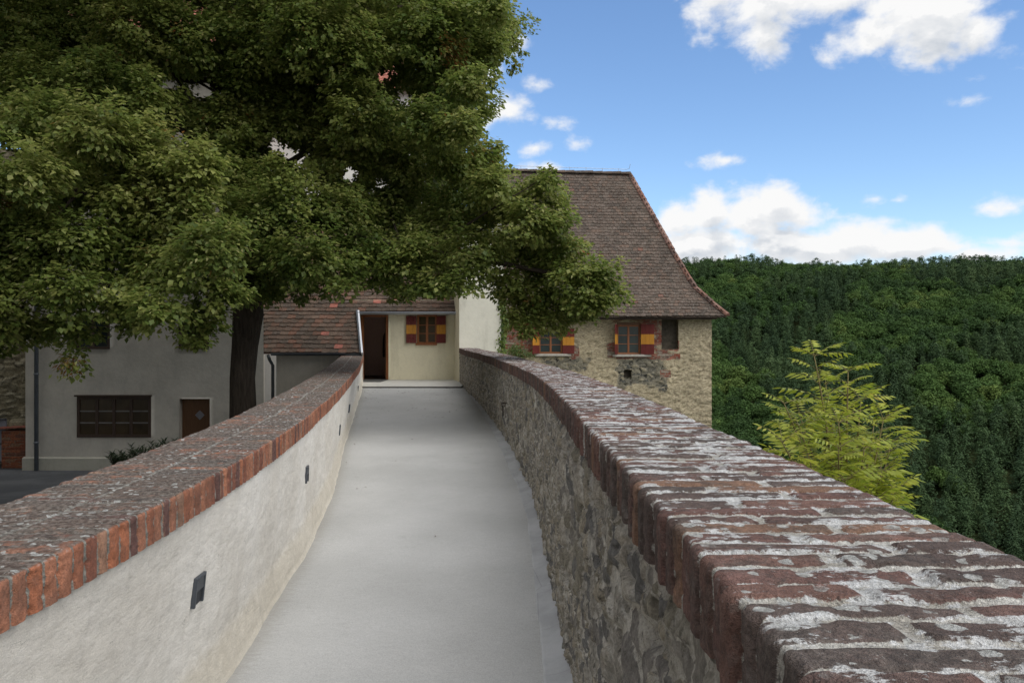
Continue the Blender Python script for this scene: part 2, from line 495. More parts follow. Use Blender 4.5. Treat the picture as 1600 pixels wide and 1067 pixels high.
def mat_leaf(name, stops, trans=0.35, rough=0.5):
    m = NT(name, rough, 0.35); r = m.attr('rnd')
    c = m.ramp(r, stops)
    c = m.mul(c, m.rng(m.noise(m.obj(), 0.9, 3, 0.5), 0.3, 0.7, 0.8, 1.2))
    m.color(c)
    tr = m.new('ShaderNodeBsdfTranslucent'); m.l.new(m.mul(c, 1.3), tr.inputs['Color'])
    mx = m.new('ShaderNodeMixShader'); mx.inputs[0].default_value = trans
    m.l.new(m.b.outputs[0], mx.inputs[1]); m.l.new(tr.outputs[0], mx.inputs[2])
    m.l.new(mx.outputs[0], m.out.inputs['Surface'])
    return m.m


def mat_bark(name, base=(0.045, 0.036, 0.028)):
    m = NT(name, 0.95, 0.1); o = m.obj()
    g = m.noise(m.scale(o, (12, 12, 1.6)), 1.8, 7, 0.7, 0.4)
    m.color(m.mul(base, m.rng(g, 0.3, 0.7, 0.5, 1.7)))
    m.bump(g, 1.0, 0.03)
    return m.m


def mat_glass(name, tint=(0.02, 0.03, 0.03)):
    m = NT(name, 0.12, 0.25); o = m.obj()
    m.color(m.mul(tint, m.rng(m.noise(o, 3, 3), 0.3, 0.7, 0.7, 1.3)))
    m.bump(m.noise(o, 4, 2), 0.05, 0.01)
    return m.m
# ================================================================== the bridge: path and two parapets
def curve(tab, ys, sm=1.0):
    t = np.array(tab, dtype=float)
    yy = np.arange(-5, 27, 0.05)
    v = np.interp(yy, t[:, 0], t[:, 1])
    k = int(sm / 0.05); w = np.hanning(2 * k + 3)[1:-1]; w /= w.sum()
    vp = np.concatenate([np.full(k, v[0]), v, np.full(k, v[-1])])
    # keep the slope at the ends
    vp[:k] = v[0] - (v[1] - v[0]) * np.arange(k, 0, -1); vp[-k:] = v[-1] + (v[-1] - v[-2]) * np.arange(1, k + 1)
    return np.interp(ys, yy, np.convolve(vp, w, 'valid'))


T_HF = [(-5, 1.75), (8, 1.75), (12, 1.58), (15, 1.45), (18, 1.28), (20.4, 1.185), (26, 1.185)]
T_LB = [(-5, -1.46), (0, -1.46), (4.1, -1.487), (4.6, -1.51), (5.6, -1.625), (6.45, -1.69), (8.6, -1.97), (10.3, -2.24), (12.2, -2.57), (15.3, -3.05), (18.3, -3.50), (20.9, -3.92), (22.6, -4.22), (26, -4.8)]
T_LC = [(-5, -1.28), (0, -1.32), (3, -1.36), (4.72, -1.49), (6.2, -1.66), (7.8, -1.88), (9.9, -2.16), (12.2, -2.50), (16.4, -3.14), (20.7, -3.89), (22.6, -4.22), (26, -4.8)]
T_LH = [(-5, .63), (8, .63), (12, .57), (15, .515), (18, .46), (20.4, .425), (22.6, .41), (26, .41)]
T_RB = [(-5, .285), (6, .285), (7.8, .27), (9.1, .205), (10.1, .12), (11.8, -.03), (14.6, -.35), (17.8, -.83), (20.2, -1.22), (22.6, -1.49), (26, -2.0)]
T_RC = [(-5, .30), (0, .30), (4, .305), (5.2, .30), (7.0, .27), (7.8, .245), (9.1, .18), (10.1, .09), (11.8, -.06), (14.6, -.38), (17.8, -.84), (20.2, -1.23), (22.6, -1.49), (26, -2.0)]
T_RH = [(-5, .34), (8, .34), (10, .335), (12, .32), (14.6, .28), (17.8, .242), (20.5, .20), (22.6, .19), (26, .19)]


def sample_ys(y0, y1, near, k, far_max=0.06):
    ys = [y0]
    while ys[-1] < y1:
        y = ys[-1]
        d = max(near, k * y) if y > 0.35 else max(near, 0.02 if y > -0.3 else 0.06)
        ys.append(y + min(d, far_max))
    ys[-1] = y1
    return np.array(ys)


Y_END = 22.62


def coping(name, side, parent, mat, y0, W, fh, seed):
    TC, TH = (T_RC, T_RH) if side == 'R' else (T_LC, T_LH)
    out = 1.0 if side == 'R' else -1.0
    ys = sample_ys(y0, Y_END, 0.0035, 0.0036, 0.05)
    xs = curve(TC, ys, 0.7); zt = EYE - curve(TH, ys, 1.2)
    dx = np.gradient(xs, ys); ln = np.sqrt(1 + dx * dx)
    tx, ty = dx / ln, 1 / ln                    # tangent
    nx, ny = out * ty, -out * tx                # towards the outer side
    s = np.concatenate([[0], np.cumsum(np.hypot(np.diff(xs), np.diff(ys)))])
    # profile: up the inner face, over a worn edge, across the top, down the outer face
    rc = 0.008 if side == 'R' else 0.010
    nf, nt = 20, 84
    prof = [(0.0, -fh + (fh - rc) * i / nf) for i in range(nf)]
    prof += [(rc - rc * math.cos(a), -rc + rc * math.sin(a)) for a in np.linspace(0, math.pi / 2, 6)]
    prof += [(rc + (W - 2 * rc) * i / nt, 0.0) for i in range(1, nt)]
    prof += [(W - rc + rc * math.sin(a), -rc + rc * math.cos(a)) for a in np.linspace(0, math.pi / 2, 4)]
    prof += [(W, -rc - (fh - rc) * i / 6) for i in range(1, 7)]
    prof = np.array(prof); t = prof[:, 0]; z = prof[:, 1]
    pn = np.stack([np.gradient(z), np.gradient(t)], 1); pn /= np.linalg.norm(pn, axis=1)[:, None]
    pnt = -pn[:, 0]; pnz = pn[:, 1]             # outward normal of the profile (t, z)
    per = np.concatenate([[0], np.cumsum(np.hypot(np.diff(t), np.diff(z)))])
    S = s[:, None] + np.zeros(len(t))[None, :]; Tt = t[None, :] + np.zeros(len(s))[:, None]; PER = per[None, :] + 0 * S
    r = np.random.default_rng(seed)
    # brick boundaries along the wall
    def bounds():
        b = [-0.5]
        while b[-1] < s[-1] + 0.5: b.append(b[-1] + r.uniform(0.066, 0.084))
        return np.array(b)
    bA = bounds(); bB = bounds() if side == 'L' else bA
    wob = (vnoise(S * 9, PER * 6, seed) - 0.5) * (0.006 if side == 'R' else 0.008) + (vnoise(S * 40, PER * 30, seed + 1) - 0.5) * 0.003
    Sw = S + wob
    if side == 'R':
        k0 = np.clip(np.searchsorted(bA, Sw) - 1, 0, len(bA) - 2)
        tj = np.where(np.arange(len(bA)) % 2 == 0, 0.285, 0.17) + r.uniform(-0.03, 0.03, len(bA))
        tl = tj[k0] + (vnoise(S * 8, PER * 0 + 3, seed + 2) - 0.5) * 0.02
    else:
        k0 = None
        tl = 0.295 + (vnoise(S * 4, PER * 0 + 3, seed + 2) - 0.5) * 0.014
    rowB = Tt > tl
    kA = np.clip(np.searchsorted(bA, Sw) - 1, 0, len(bA) - 2); kB = np.clip(np.searchsorted(bB, Sw) - 1, 0, len(bB) - 2)
    k = np.where(rowB, kB, kA)
    lo = np.where(rowB, bB[kB], bA[kA]); hi = np.where(rowB, bB[kB + 1], bA[kA + 1])
    j = (0.0105 if side == 'R' else 0.0135) + (vnoise(S * 22, PER * 14, seed + 3) - 0.5) * 0.006
    topw = np.clip(pnz, 0, 1)[None, :] + 0 * S
    if side == 'R': j = j + topw * 0.006 * (vnoise(S * 5, PER * 5, seed + 9) - 0.1) + 0.003 * (1 - topw)
    sd = np.minimum(Sw - lo, hi - Sw) - j * 0.5
    sd = np.minimum(sd, np.abs(Tt - tl) - j * (0.7 if side == 'R' else 0.75))
    bid = k * 2 + rowB
    rnd = _hash(bid, bid * 0 + 1, seed); rnd2 = _hash(bid, bid * 0 + 2, seed); rnd3 = _hash(bid, bid * 0 + 3, seed); rnd4 = _hash(bid, bid * 0 + 4, seed)
    rel = (0.0055 + 0.0055 * (1 - topw)) if side == 'R' else (0.006 + 0.003 * (1 - topw))
    u = (Sw - lo) / (hi - lo) - 0.5
    bulge = sstep(-0.002, 0.0075, sd)
    h = bulge * (rel + (rnd3 - 0.5) * ((0.006 + 0.008 * (1 - topw)) if side == 'R' else 0.006) + (rnd4 - 0.5) * 0.007 * u)
    h += (fbm(S * 30, PER * 30, seed + 4, 3) - 0.5) * 0.005 * (0.5 + 0.5 * bulge)
    h += (fbm(S * 6, PER * 5, seed + 5, 3) - 0.5) * 0.0045
    chip = sstep(0.60, 0.75, fbm(S * 26, PER * 26, seed + 6, 3)) * (0.5 + 0.5 * (topw < 0.95)) * sstep(0.03, 0.0, sd)
    h -= chip * 0.007
    # long slow settling of the whole coping
    zl = (fbm(s * 1.1, s * 0, seed + 7, 3) - 0.5) * 0.016
    X = xs[:, None] + nx[:, None] * (Tt + h * pnt[None, :])
    Y = ys[:, None] + ny[:, None] * (Tt + h * pnt[None, :])
    Z = zt[:, None] + zl[:, None] + z[None, :] + h * pnz[None, :]
    V = np.stack([X, Y, Z], -1).reshape(-1, 3)
    q = grid_quads(len(s), len(t), flip=(side == 'L'))
    return np_mesh(name, V, q, None, mat, parent, True,
                   {'sd': np.clip(sd, -0.02, 0.04), 'rnd': rnd, 'rnd2': rnd2, 'top': topw}, uv=np.stack([S, PER], -1).reshape(-1, 2))


def wall_frame(T, ys, out):
    xs = curve(T, ys, 0.7)
    dx = np.gradient(xs, ys); ln = np.sqrt(1 + dx * dx)
    return xs, out / ln, -out * dx / ln


# ---- right parapet
M_COP_R = mat_coping('weathered_brick_lime', 'R')
M_COP_L = mat_coping('orange_brick_edge', 'L')
M_LFACE = mat_left_face()
M_RUB = mat_rubble('parapet_rubble', [(0, (0.22, 0.205, 0.185)), (0.2, (0.30, 0.28, 0.24)), (0.4, (0.17, 0.165, 0.155)), (0.55, (0.34, 0.305, 0.24)), (0.7, (0.24, 0.22, 0.175)), (0.85, (0.38, 0.35, 0.295))],
                   (0.36, 0.34, 0.295), (0.56, 0.535, 0.475), cover=0.16, moss=(0.22, 0.20, 0.13))
M_PATH = mat_path(); M_CEM = mat_cement()

rp = empty('parapet_wall', (0.3, 9, EYE - 1.75))
tag(rp, 'stone parapet on the valley side with white-stained dark brick coping', 'wall', 'parapets of the bridge')
coping('brick_coping', 'R', rp, M_COP_R, -2.4, 0.475, 0.135, 11)


def right_face():
    ys = sample_ys(-2.4, Y_END, 0.009, 0.0042, 0.06)
    nv = 110
    v = np.linspace(0, 1, nv)[None, :]
    xc, nx, ny = wall_frame(T_RC, ys, 1.0); xb, _, _ = wall_frame(T_RB, ys, 1.0)
    zt = EYE - curve(T_RH, ys, 1.2) - 0.128; zb = EYE - curve(T_HF, ys, 1.2) - 0.03
    s = np.concatenate([[0], np.cumsum(np.hypot(np.diff(xc), np.diff(ys)))])[:, None] + 0 * v
    z = zt[:, None] + (zb - zt)[:, None] * v
    H = EYE - z
    bx = xc[:, None] * (1 - v) + xb[:, None] * v
    inset = 0.022 * (1 - sstep(0.0, 0.12, v))   # wall sits just behind the coping face
    f1, f2, cid = worley(s * 4.2 + (fbm(s * 3, H * 3, 3, 3) - 0.5) * 1.6, H * 8.5 + (fbm(s * 4, H * 4, 5, 3) - 0.5) * 1.8, 21)
    g1, g2, gid = worley(s * 11 + fbm(s * 9, H * 9, 8, 2), H * 19 + fbm(s * 9, H * 9, 9, 2), 33)
    big = sstep(0.42, 0.55, fbm(s * 0.9, H * 1.4, 77, 3))
    sd = np.where(big > 0.5, f2 - f1, g2 - g1); rid = np.where(big > 0.5, cid, gid)
    d = sstep(0.05, 0.32, sd) * (0.010 + 0.012 * big) * (0.4 + rid) + (fbm(s * 14, H * 22, 41, 4) - 0.5) * 0.022 + (fbm(s * 2.2, H * 2.5, 43, 3) - 0.5) * 0.05
    pit = sstep(0.64, 0.72, fbm(s * 8, H * 12, 51, 3)) * 0.022
    d = d - pit + inset * 0 - 0.012
    fade = sstep(0.0, 0.05, v)
    d = d * fade - 0.014 * (1 - fade)
    X = bx - nx[:, None] * d; Y = ys[:, None] - ny[:, None] * d
    V = np.stack([X, Y, z], -1).reshape(-1, 3)
    return np_mesh('stone_face', V, grid_quads(len(ys), nv, True), None, M_RUB, rp, True, {'sd': sd, 'rnd': rid}, uv=np.stack([s, H], -1).reshape(-1, 2))


right_face()


def outer_face(parent, T, TH, W, out, bottom, name, mat):
    ys = np.linspace(-2.4, Y_END, 160)
    x, nx, ny = wall_frame(T, ys, out)
    zt = EYE - curve(TH, ys, 1.2) - 0.128
    v = np.linspace(0, 1, 40)[None, :]
    z = zt[:, None] * (1 - v) + bottom * v
    s = ys[:, None] + 0 * z
    f1, f2, cid = worley(s * 3.5, z * 7, 61)
    d = sstep(0.05, 0.3, f2 - f1) * 0.02 - 0.035 + (fbm(s * 3, z * 3, 62, 3) - 0.5) * 0.03
    X = x[:, None] + nx[:, None] * (W + d); Y = ys[:, None] + ny[:, None] * (W + d)
    V = np.stack([X, Y, z], -1).reshape(-1, 3)
    return np_mesh(name, V, grid_quads(len(ys), 40, out < 0), None, mat, parent, True, {'sd': f2 - f1, 'rnd': cid})


outer_face(rp, T_RC, T_RH, 0.475, 1.0, -4.0, 'outer_face', M_RUB)
mb = MB(); c = P(797, 628, 9.9)
hx0 = float(curve(T_RC, np.array([12.0]), 0.7)[0])
mb.tube([(hx0 + 0.02, 12.0, EYE - 0.93), (hx0 - 0.05, 11.99, EYE - 0.93), (hx0 - 0.055, 11.98, EYE - 0.97), (hx0 - 0.05, 11.97, EYE - 1.12)], 0.009, 8)
mb.tube([(hx0 - 0.05 + 0.03 * math.cos(a), 11.98, EYE - 0.95 + 0.03 * math.sin(a)) for a in np.linspace(0, 2 * math.pi, 14)], 0.006, 6)
mb.build('iron_hook', mat_simple('rusty_iron', (0.035, 0.025, 0.02), 0.8), rp, True)

# ---- left parapet
lp = empty('parapet_wall', (-1.5, 9, EYE - 1.75))
tag(lp, 'white plastered parapet on the courtyard side with orange brick coping and small wall lights', 'wall', 'parapets of the bridge')
coping('brick_coping', 'L', lp, M_COP_L, -2.4, 0.60, 0.135, 23)


def left_face():
    ys = sample_ys(-2.4, Y_END, 0.012, 0.005, 0.06)
    nv = 80
    v = np.linspace(0, 1, nv)[None, :]
    xc, nx, ny = wall_frame(T_LC, ys, -1.0); xb, _, _ = wall_frame(T_LB, ys, -1.0)
    zt = EYE - curve(T_LH, ys, 1.2) - 0.130; zb = EYE - curve(T_HF, ys, 1.2) - 0.03
    s = np.concatenate([[0], np.cumsum(np.hypot(np.diff(xc), np.diff(ys)))])[:, None] + 0 * v
    z = zt[:, None] * (1 - v) + zb[:, None] * v
    hh = z - zb[:, None]
    # coping stands 15 mm proud; wall leans out a little, then a rounded plinth flares to the path
    top = (xc - 0.016)[:, None]; base = xb[:, None]
    prof = (1 - v) * top + v * (base - 0.05)
    flare = 0.05 * (1 - sstep(0.0, 0.30, hh)) + 0.02 * (1 - sstep(0.0, 0.07, hh))
    w = fbm(s * 1.7, hh * 2.4, 91, 4) - 0.5
    w2 = fbm(s * 9, hh * 16, 92, 4) - 0.5
    d = flare + w * 0.035 * sstep(0, 0.08, v) + w2 * 0.009
    tow = sstep(0.0, 0.03, v)
    d = d * tow - (1 - tow) * 0.003
    # surface point moved towards the path (+x side)
    X = prof - nx[:, None] * d; Y = ys[:, None] - ny[:, None] * d
    V = np.stack([X, Y, z], -1).reshape(-1, 3)
    return np_mesh('plaster_face', V, grid_quads(len(ys), nv, False), None, M_LFACE, lp, True, {}, uv=np.stack([s, hh], -1).reshape(-1, 2))


left_face()
outer_face(lp, T_LC, T_LH, 0.60, -1.0, -0.05, 'outer_face', mat_plaster('old_wall_plaster', (0.42, 0.40, 0.36)))

# ---- wall lights in the left parapet
M_LAMP = mat_simple('anthracite_metal', (0.085, 0.095, 0.11), 0.45, 0.5, 0.6, 0.08)
M_LAMPIN = mat_simple('dark_lamp_recess', (0.03, 0.033, 0.038), 0.6)
LAMP_LABELS = ['nearest and largest of the five grey wall lights in the white parapet',
               'second wall light from the camera, low in the white parapet',
               'third wall light from the camera, midway along the white parapet',
               'fourth wall light from the camera, near where the white parapet turns',
               'farthest and smallest wall light, close to the open door']


def lamp(px, py, i):
    # find the wall point on this sight line
    ys = np.linspace(1, 22.4, 6000)
    xc = curve(T_LC, ys, 0.7) - 0.016; xb = curve(T_LB, ys, 0.7) - 0.05
    k = int(np.argmin(np.abs(((px - 800) / F * ys) - (xc * 0.55 + xb * 0.45))))
    y = ys[k]; z = EYE + (533 - py) / F * y
    zt = EYE - float(curve(T_LH, np.array([y]), 1.2)[0]) - 0.13; zb = EYE - float(curve(T_HF, np.array([y]), 1.2)[0])
    v = (zt - z) / (zt - zb)
    x = float(xc[k] * (1 - v) + xb[k] * v) + 0.004
    k2 = min(k + 60, len(ys) - 1); dx = ((xc[k2] * (1 - v) + xb[k2] * v) - (xc[k - 60] * (1 - v) + xb[k - 60] * v)) / (ys[k2] - ys[k - 60])
    a = math.atan2(-dx, 1)
    root = empty('wall_light', (x, y, z)); root.rotation_euler = (0, math.atan((xc[k] - xb[k]) / (zt - zb)), a)
    tag(root, LAMP_LABELS[i], 'wall light', 'wall lights set in the white parapet')
    w, h, p = 0.064, 0.070, 0.014     # half width (along the wall = local y), half height, how proud (local x)
    fr = MB()
    fr.box(-0.06, p, -w, -w + 0.016, -h, h, b=0.002)
    fr.box(-0.06, p, w - 0.016, w, -h, h, b=0.002)
    fr.box(-0.06, p + 0.001, -w + 0.0162, w - 0.0162, h - 0.014, h, b=0.002)
    o = fr.build('frame', M_LAMP); o.parent = root
    hd = MB(); hd.add([(p - 0.004, -w + 0.017, h - 0.015), (p - 0.004, w - 0.017, h - 0.015), (p - 0.002, -w + 0.017, 0.002), (p - 0.002, w - 0.017, 0.002), (p - 0.008, -w + 0.017, 0.0), (p - 0.008, w - 0.017, 0.0), (-0.02, -w + 0.017, h - 0.02), (-0.02, w - 0.017, h - 0.02)],
                      [(0, 2, 3, 1), (2, 4, 5, 3), (4, 6, 7, 5), (0, 6, 4, 2), (1, 3, 5, 7)])
    o = hd.build('hood', M_LAMP); o.parent = root
    bk = MB().box(-0.03, 0.0045, -w + 0.0165, w - 0.0165, -h + 0.004, -0.002)
    o = bk.build('back_plate', M_LAMPIN); o.parent = root


for i, (px, py) in enumerate([(306, 920), (478, 740), (530.5, 671), (546.5, 637.5), (560, 607)]):
    lamp(px, py, i)

# ---- path, cement fillet, threshold slab
def path():
    ys = sample_ys(-2.4, 20.42, 0.03, 0.008, 0.1)
    nv = 60; u = np.linspace(0, 1, nv)[None, :]
    xl = curve(T_LB, ys, 0.7)[:, None] - 0.06; xr = curve(T_RB, ys, 0.7)[:, None] + 0.05
    X = xl * (1 - u) + xr * u; Y = ys[:, None] + 0 * u
    w = (fbm(X * 1.3, Y * 1.3, 101, 4) - 0.5) * 0.008
    Z = (EYE - curve(T_HF, ys, 1.2))[:, None] + w
    e = np.minimum(X - (xl + 0.05), (xr - 0.05) - X)
    return np_mesh('path', np.stack([X, Y, Z], -1).reshape(-1, 3), grid_quads(len(ys), nv, True), None, M_PATH, None, True, {'edge': e}, uv=np.stack([X, Y], -1).reshape(-1, 2))


tag(path(), kind='structure')


def fillet():
    ys = sample_ys(-2.4, 18.6, 0.02, 0.007, 0.08)
    nv = 16; u = np.linspace(0, 1, nv)[None, :]
    xw = curve(T_RB, ys, 0.7); wd = np.interp(ys, [0, 7.5, 12, 15, 18.6], [0.125, 0.125, 0.14, 0.10, 0.02])
    wd = wd + (fbm(ys * 1.5, ys * 0, 7, 3) - 0.5) * 0.022 * np.minimum(1, wd / 0.1) + (fbm(ys * 9, ys * 0, 8, 2) - 0.5) * 0.008
    hgt = np.interp(ys, [0, 12, 18.6], [0.060, 0.055, 0.01])
    X = xw[:, None] + 0.02 - (wd[:, None] + 0.02) * (1 - u)
    prof = 0.20 + 0.80 * np.clip(u, 0, 1) ** 1.9
    Z = (EYE - curve(T_HF, ys, 1.2))[:, None] + hgt[:, None] * prof * (u > 0) + np.where(u == 0, -0.02, 0.0) + (fbm(ys[:, None] * 5, u * 3, 12, 3) - 0.5) * 0.004
    return np_mesh('cement_fillet', np.stack([X, ys[:, None] + 0 * u, Z], -1).reshape(-1, 3), grid_quads(len(ys), nv, True), None, M_CEM, None, True, {})


f_ = fillet(); tag(f_, kind='structure')
# support slab under the bridge (closed body between the parapets)
mb = MB()
ys = np.linspace(-2.4, 22.6, 40)
xl = curve(T_LB, ys, 0.7) - 0.3; xr = curve(T_RB, ys, 0.7) + 0.2
for i in range(39):
    zt0, zt1 = [EYE - float(curve(T_HF, np.array([q]), 1.2)[0]) - 0.12 for q in (ys[i], ys[i + 1])]
    mb.add([(xl[i], ys[i], zt0), (xr[i], ys[i], zt0), (xr[i + 1], ys[i + 1], zt1), (xl[i + 1], ys[i + 1], zt1)], [(0, 1, 2, 3)])
tag(mb.build('bridge_deck', M_CEM), kind='structure')
M_SLAB = mat_simple('pale_stone_slab', (0.50, 0.49, 0.45), 0.85, 0.25, 0, 0.12, 5)
mb = MB(); z0 = EYE - 1.15
mb.box(-4.3, -1.3, 20.435, 22.3, z0 - 0.014, z0, b=0.003)
mb.box(-4.6, -1.4, 22.305, 24.02, z0 - 0.2, z0 - 0.001, b=0.004)
tag(mb.build('threshold_slab', M_SLAB), kind='structure')
tag(MB().box(-4.3, -1.3, 20.45, 22.3, z0 - 0.2, z0 - 0.0145).build('slab_riser', mat_simple('dark_riser_shade', (0.03, 0.03, 0.03), .9)), kind='structure')  # near-black riser: drain line and slab edge shadow put into its colour
mb = MB(); mb.box(-4.5, -3.72, 22.6, 23.95, z0 + 0.001, z0 + 0.014, b=0.003)
dm = mb.build('door_mat', mat_simple('mat_bristle', (0.09, 0.09, 0.088), 0.95, 0.1, 0, 0.3, 60), loc=(-4.1, 23.3, z0))
tag(dm, 'thin dark grey mat on the pale slab in front of the open door', 'door mat')
# ================================================================== buildings
M_CREAM = mat_plaster('cream_plaster', (0.74, 0.69, 0.52), 0.07, (0.40, 0.36, 0.25), 0.35)
M_TOWER = mat_plaster('pale_lime_plaster', (0.72, 0.70, 0.60), 0.07, (0.42, 0.40, 0.33), 0.35)
M_HOUSE = mat_plaster('grey_white_plaster', (0.50, 0.475, 0.42), 0.12, (0.34, 0.33, 0.30), 0.4, 150)
M_WING = mat_plaster('white_castle_plaster', (0.55, 0.54, 0.51), 0.06, None, 0.3)
M_PLINTH = mat_plaster('plinth_plaster', (0.42, 0.41, 0.35), 0.1, (0.28, 0.27, 0.22), 0.5)
M_DKWOOD = mat_wood('dark_brown_wood', (0.05, 0.031, 0.021))
M_DOORWOOD = mat_wood('brown_door_wood', (0.13, 0.062, 0.026))
M_ORWOOD = mat_wood('varnished_orange_wood', (0.24, 0.085, 0.028))
M_RED = mat_simple('oxblood_paint', (0.115, 0.018, 0.015), 0.6, 0.35, 0, 0.14, 5)
M_YEL = mat_simple('ochre_yellow_paint', (0.47, 0.21, 0.025), 0.6, 0.35, 0, 0.10, 5)
M_GLASS = mat_glass('window_glass', (0.018, 0.028, 0.028))
M_GLASS2 = mat_glass('window_glass_brown', (0.05, 0.035, 0.018))
M_ZINC = mat_simple('zinc_sheet', (0.32, 0.34, 0.37), 0.38, 0.5, 0.85, 0.1)
M_ZDARK = mat_simple('dark_zinc', (0.09, 0.10, 0.11), 0.5, 0.5, 0.7, 0.15)
M_BRIGHT = mat_simple('bright_aluminium', (0.80, 0.82, 0.85), 0.32, 0.6, 0.6, 0.05)
M_SILL = mat_simple('pale_sill_stone', (0.36, 0.34, 0.30), 0.9, 0.2, 0, 0.2, 12)
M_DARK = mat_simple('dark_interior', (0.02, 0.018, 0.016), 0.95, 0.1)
M_ROOM = mat_plaster('pinkish_room_plaster', (0.78, 0.58, 0.50), 0.05)
T_BROWN = [(0, (0.082, 0.059, 0.046)), (0.15, (0.098, 0.073, 0.058)), (0.32, (0.074, 0.055, 0.044)), (0.48, (0.108, 0.073, 0.055)), (0.62, (0.090, 0.068, 0.054)), (0.76, (0.066, 0.051, 0.041)), (0.88, (0.107, 0.081, 0.066)), (0.99, (0.139, 0.068, 0.050))]
T_RUST = [(0, (0.10, 0.067, 0.050)), (0.15, (0.13, 0.076, 0.055)), (0.30, (0.083, 0.062, 0.048)), (0.5, (0.115, 0.079, 0.060)), (0.68, (0.095, 0.072, 0.058)), (0.8, (0.155, 0.083, 0.058)), (0.9, (0.135, 0.093, 0.070)), (0.985, (0.36, 0.13, 0.10))]
M_TILE = mat_tiles('weathered_brown_tiles', T_BROWN, 0.34, 0.35)
M_TILE2 = mat_tiles('mossy_rust_tiles', T_RUST, 0.22, 0.5)
M_TILE3 = mat_tiles('red_castle_tiles', [(0, (0.30, 0.11, 0.08)), (0.4, (0.36, 0.14, 0.10)), (0.8, (0.25, 0.10, 0.08))], 0.1, 0.2)
M_HIPT = mat_tiles('red_hip_tiles', [(0, (0.17, 0.085, 0.062)), (0.4, (0.12, 0.072, 0.058)), (0.7, (0.21, 0.12, 0.095))], 0.35, 0.2)


def roof_tiles(name, Lp, Rp, expo, tw, th, mat, parent, seed, jit=1.0, special=None):
    """courses of flat clay tiles laid on the ruled surface between the polylines Lp and Rp (eave to ridge)"""
    r = random.Random(seed)
    Lp = [Vector(p) for p in Lp]; Rp = [Vector(p) for p in Rp]
    seg = [((Lp[i + 1] - Lp[i]).length + (Rp[i + 1] - Rp[i]).length) / 2 for i in range(len(Lp) - 1)]
    # slope length is measured square to the eave
    e = (Rp[0] - Lp[0]).normalized()
    seg = []
    for i in range(len(Lp) - 1):
        d = (Lp[i + 1] + Rp[i + 1]) / 2 - (Lp[i] + Rp[i]) / 2; seg.append((d - e * d.dot(e)).length)
    cum = [0]
    for q in seg: cum.append(cum[-1] + q)
    def at(v):
        for i in range(len(seg)):
            if v <= cum[i + 1] or i == len(seg) - 1:
                t = (v - cum[i]) / seg[i]; return Lp[i].lerp(Lp[i + 1], t), Rp[i].lerp(Rp[i + 1], t)
    mb = MB()
    n = int(cum[-1] / expo) + 1
    for j in range(n):
        v = j * expo
        if v > cum[-1] - 0.02: break
        vt = min(v + expo * 1.55, cum[-1] + 0.03)
        a, b = at(v); a2, b2 = at(vt)
        up = ((a2 + b2) / 2 - (a + b) / 2); up = up - e * up.dot(e); ul = up.length; up.normalize()
        nm = e.cross(up).normalized()
        if nm.z < 0: nm = -nm
        W = (b - a).length
        off = (0.5 if j % 2 else 0.0) * tw + r.uniform(-0.1, 0.1) * tw
        x = -off
        sag = r.uniform(-0.008, 0.008) * jit
        while x < W:
            x0 = max(0, x); x1 = min(W, x + tw - 0.006 + r.uniform(-0.002, 0.002)); x += tw
            if x1 - x0 < 0.03: continue
            xm = (x0 + x1) / 2
            sg = math.sin(xm * 1.9 + j * 0.21) * 0.010 * jit + sag
            dv = r.uniform(-0.012, 0.012) * jit; lift = th * 1.15 + r.uniform(0, 0.010) * jit; tilt = r.uniform(-0.006, 0.006) * jit
            rot = r.uniform(-0.012, 0.012) * jit
            p = a + e * 0
            def pt(xx, vv, h): return p + (b - a).normalized() * xx + up * (vv + sg) + nm * h
            lowm = -0.014
            vs = [pt(x0, dv + rot, lift + tilt), pt(xm, dv + lowm, lift), pt(x1, dv - rot, lift - tilt), pt(x1, ul, 0.004), pt(x0, ul, 0.004)]
            vs += [q - nm * th for q in vs[:3]]
            rv = r.random()
            if special and special(vs[0], r): rv = 0.99
            mb.add(vs, [(0, 1, 2, 3, 4), (0, 5, 6, 1), (1, 6, 7, 2), (0, 4, 5), (2, 7, 3)], rv)
    # boards below, so nothing shows through
    for i in range(len(Lp) - 1):
        d = Vector((0, 0, -0.03))
        mb.add([Lp[i] + d, Rp[i] + d, Rp[i + 1] + d, Lp[i + 1] + d], [(0, 1, 2, 3)], 0.3)
    o = mb.build(name, mat, parent)
    return o


def half_tiles(name, pts, rad, ln, mat, parent, seed=1):
    r = random.Random(seed); mb = MB()
    pts = [Vector(p) for p in pts]
    path = []
    for i in range(len(pts) - 1):
        n = max(1, int((pts[i + 1] - pts[i]).length / ln))
        for k in range(n): path.append((pts[i].lerp(pts[i + 1], k / n), pts[i].lerp(pts[i + 1], (k + 1) / n)))
    for a, b in path:
        d = (b - a); L = d.length; d.normalize()
        u = d.cross(Vector((0, 0, 1))).normalized(); w = u.cross(d).normalized()
        if w.z < 0: w = -w
        j = w * r.uniform(-0.008, 0.01) + u * r.uniform(-0.008, 0.008)
        vs = []
        for q, rr in ((a - d * 0.02, rad * 1.12), (b + d * 0.03, rad * 0.92)):
            for k in range(9):
                an = math.pi * k / 8
                vs.append(q + j + u * math.cos(an) * rr + w * (math.sin(an) * rr * 0.9 - 0.02))
        fs = [(k, k + 1, k + 10, k + 9) for k in range(8)] + [tuple(range(9))]
        mb.add(vs, fs, r.random())
    return mb.build(name, mat, parent)


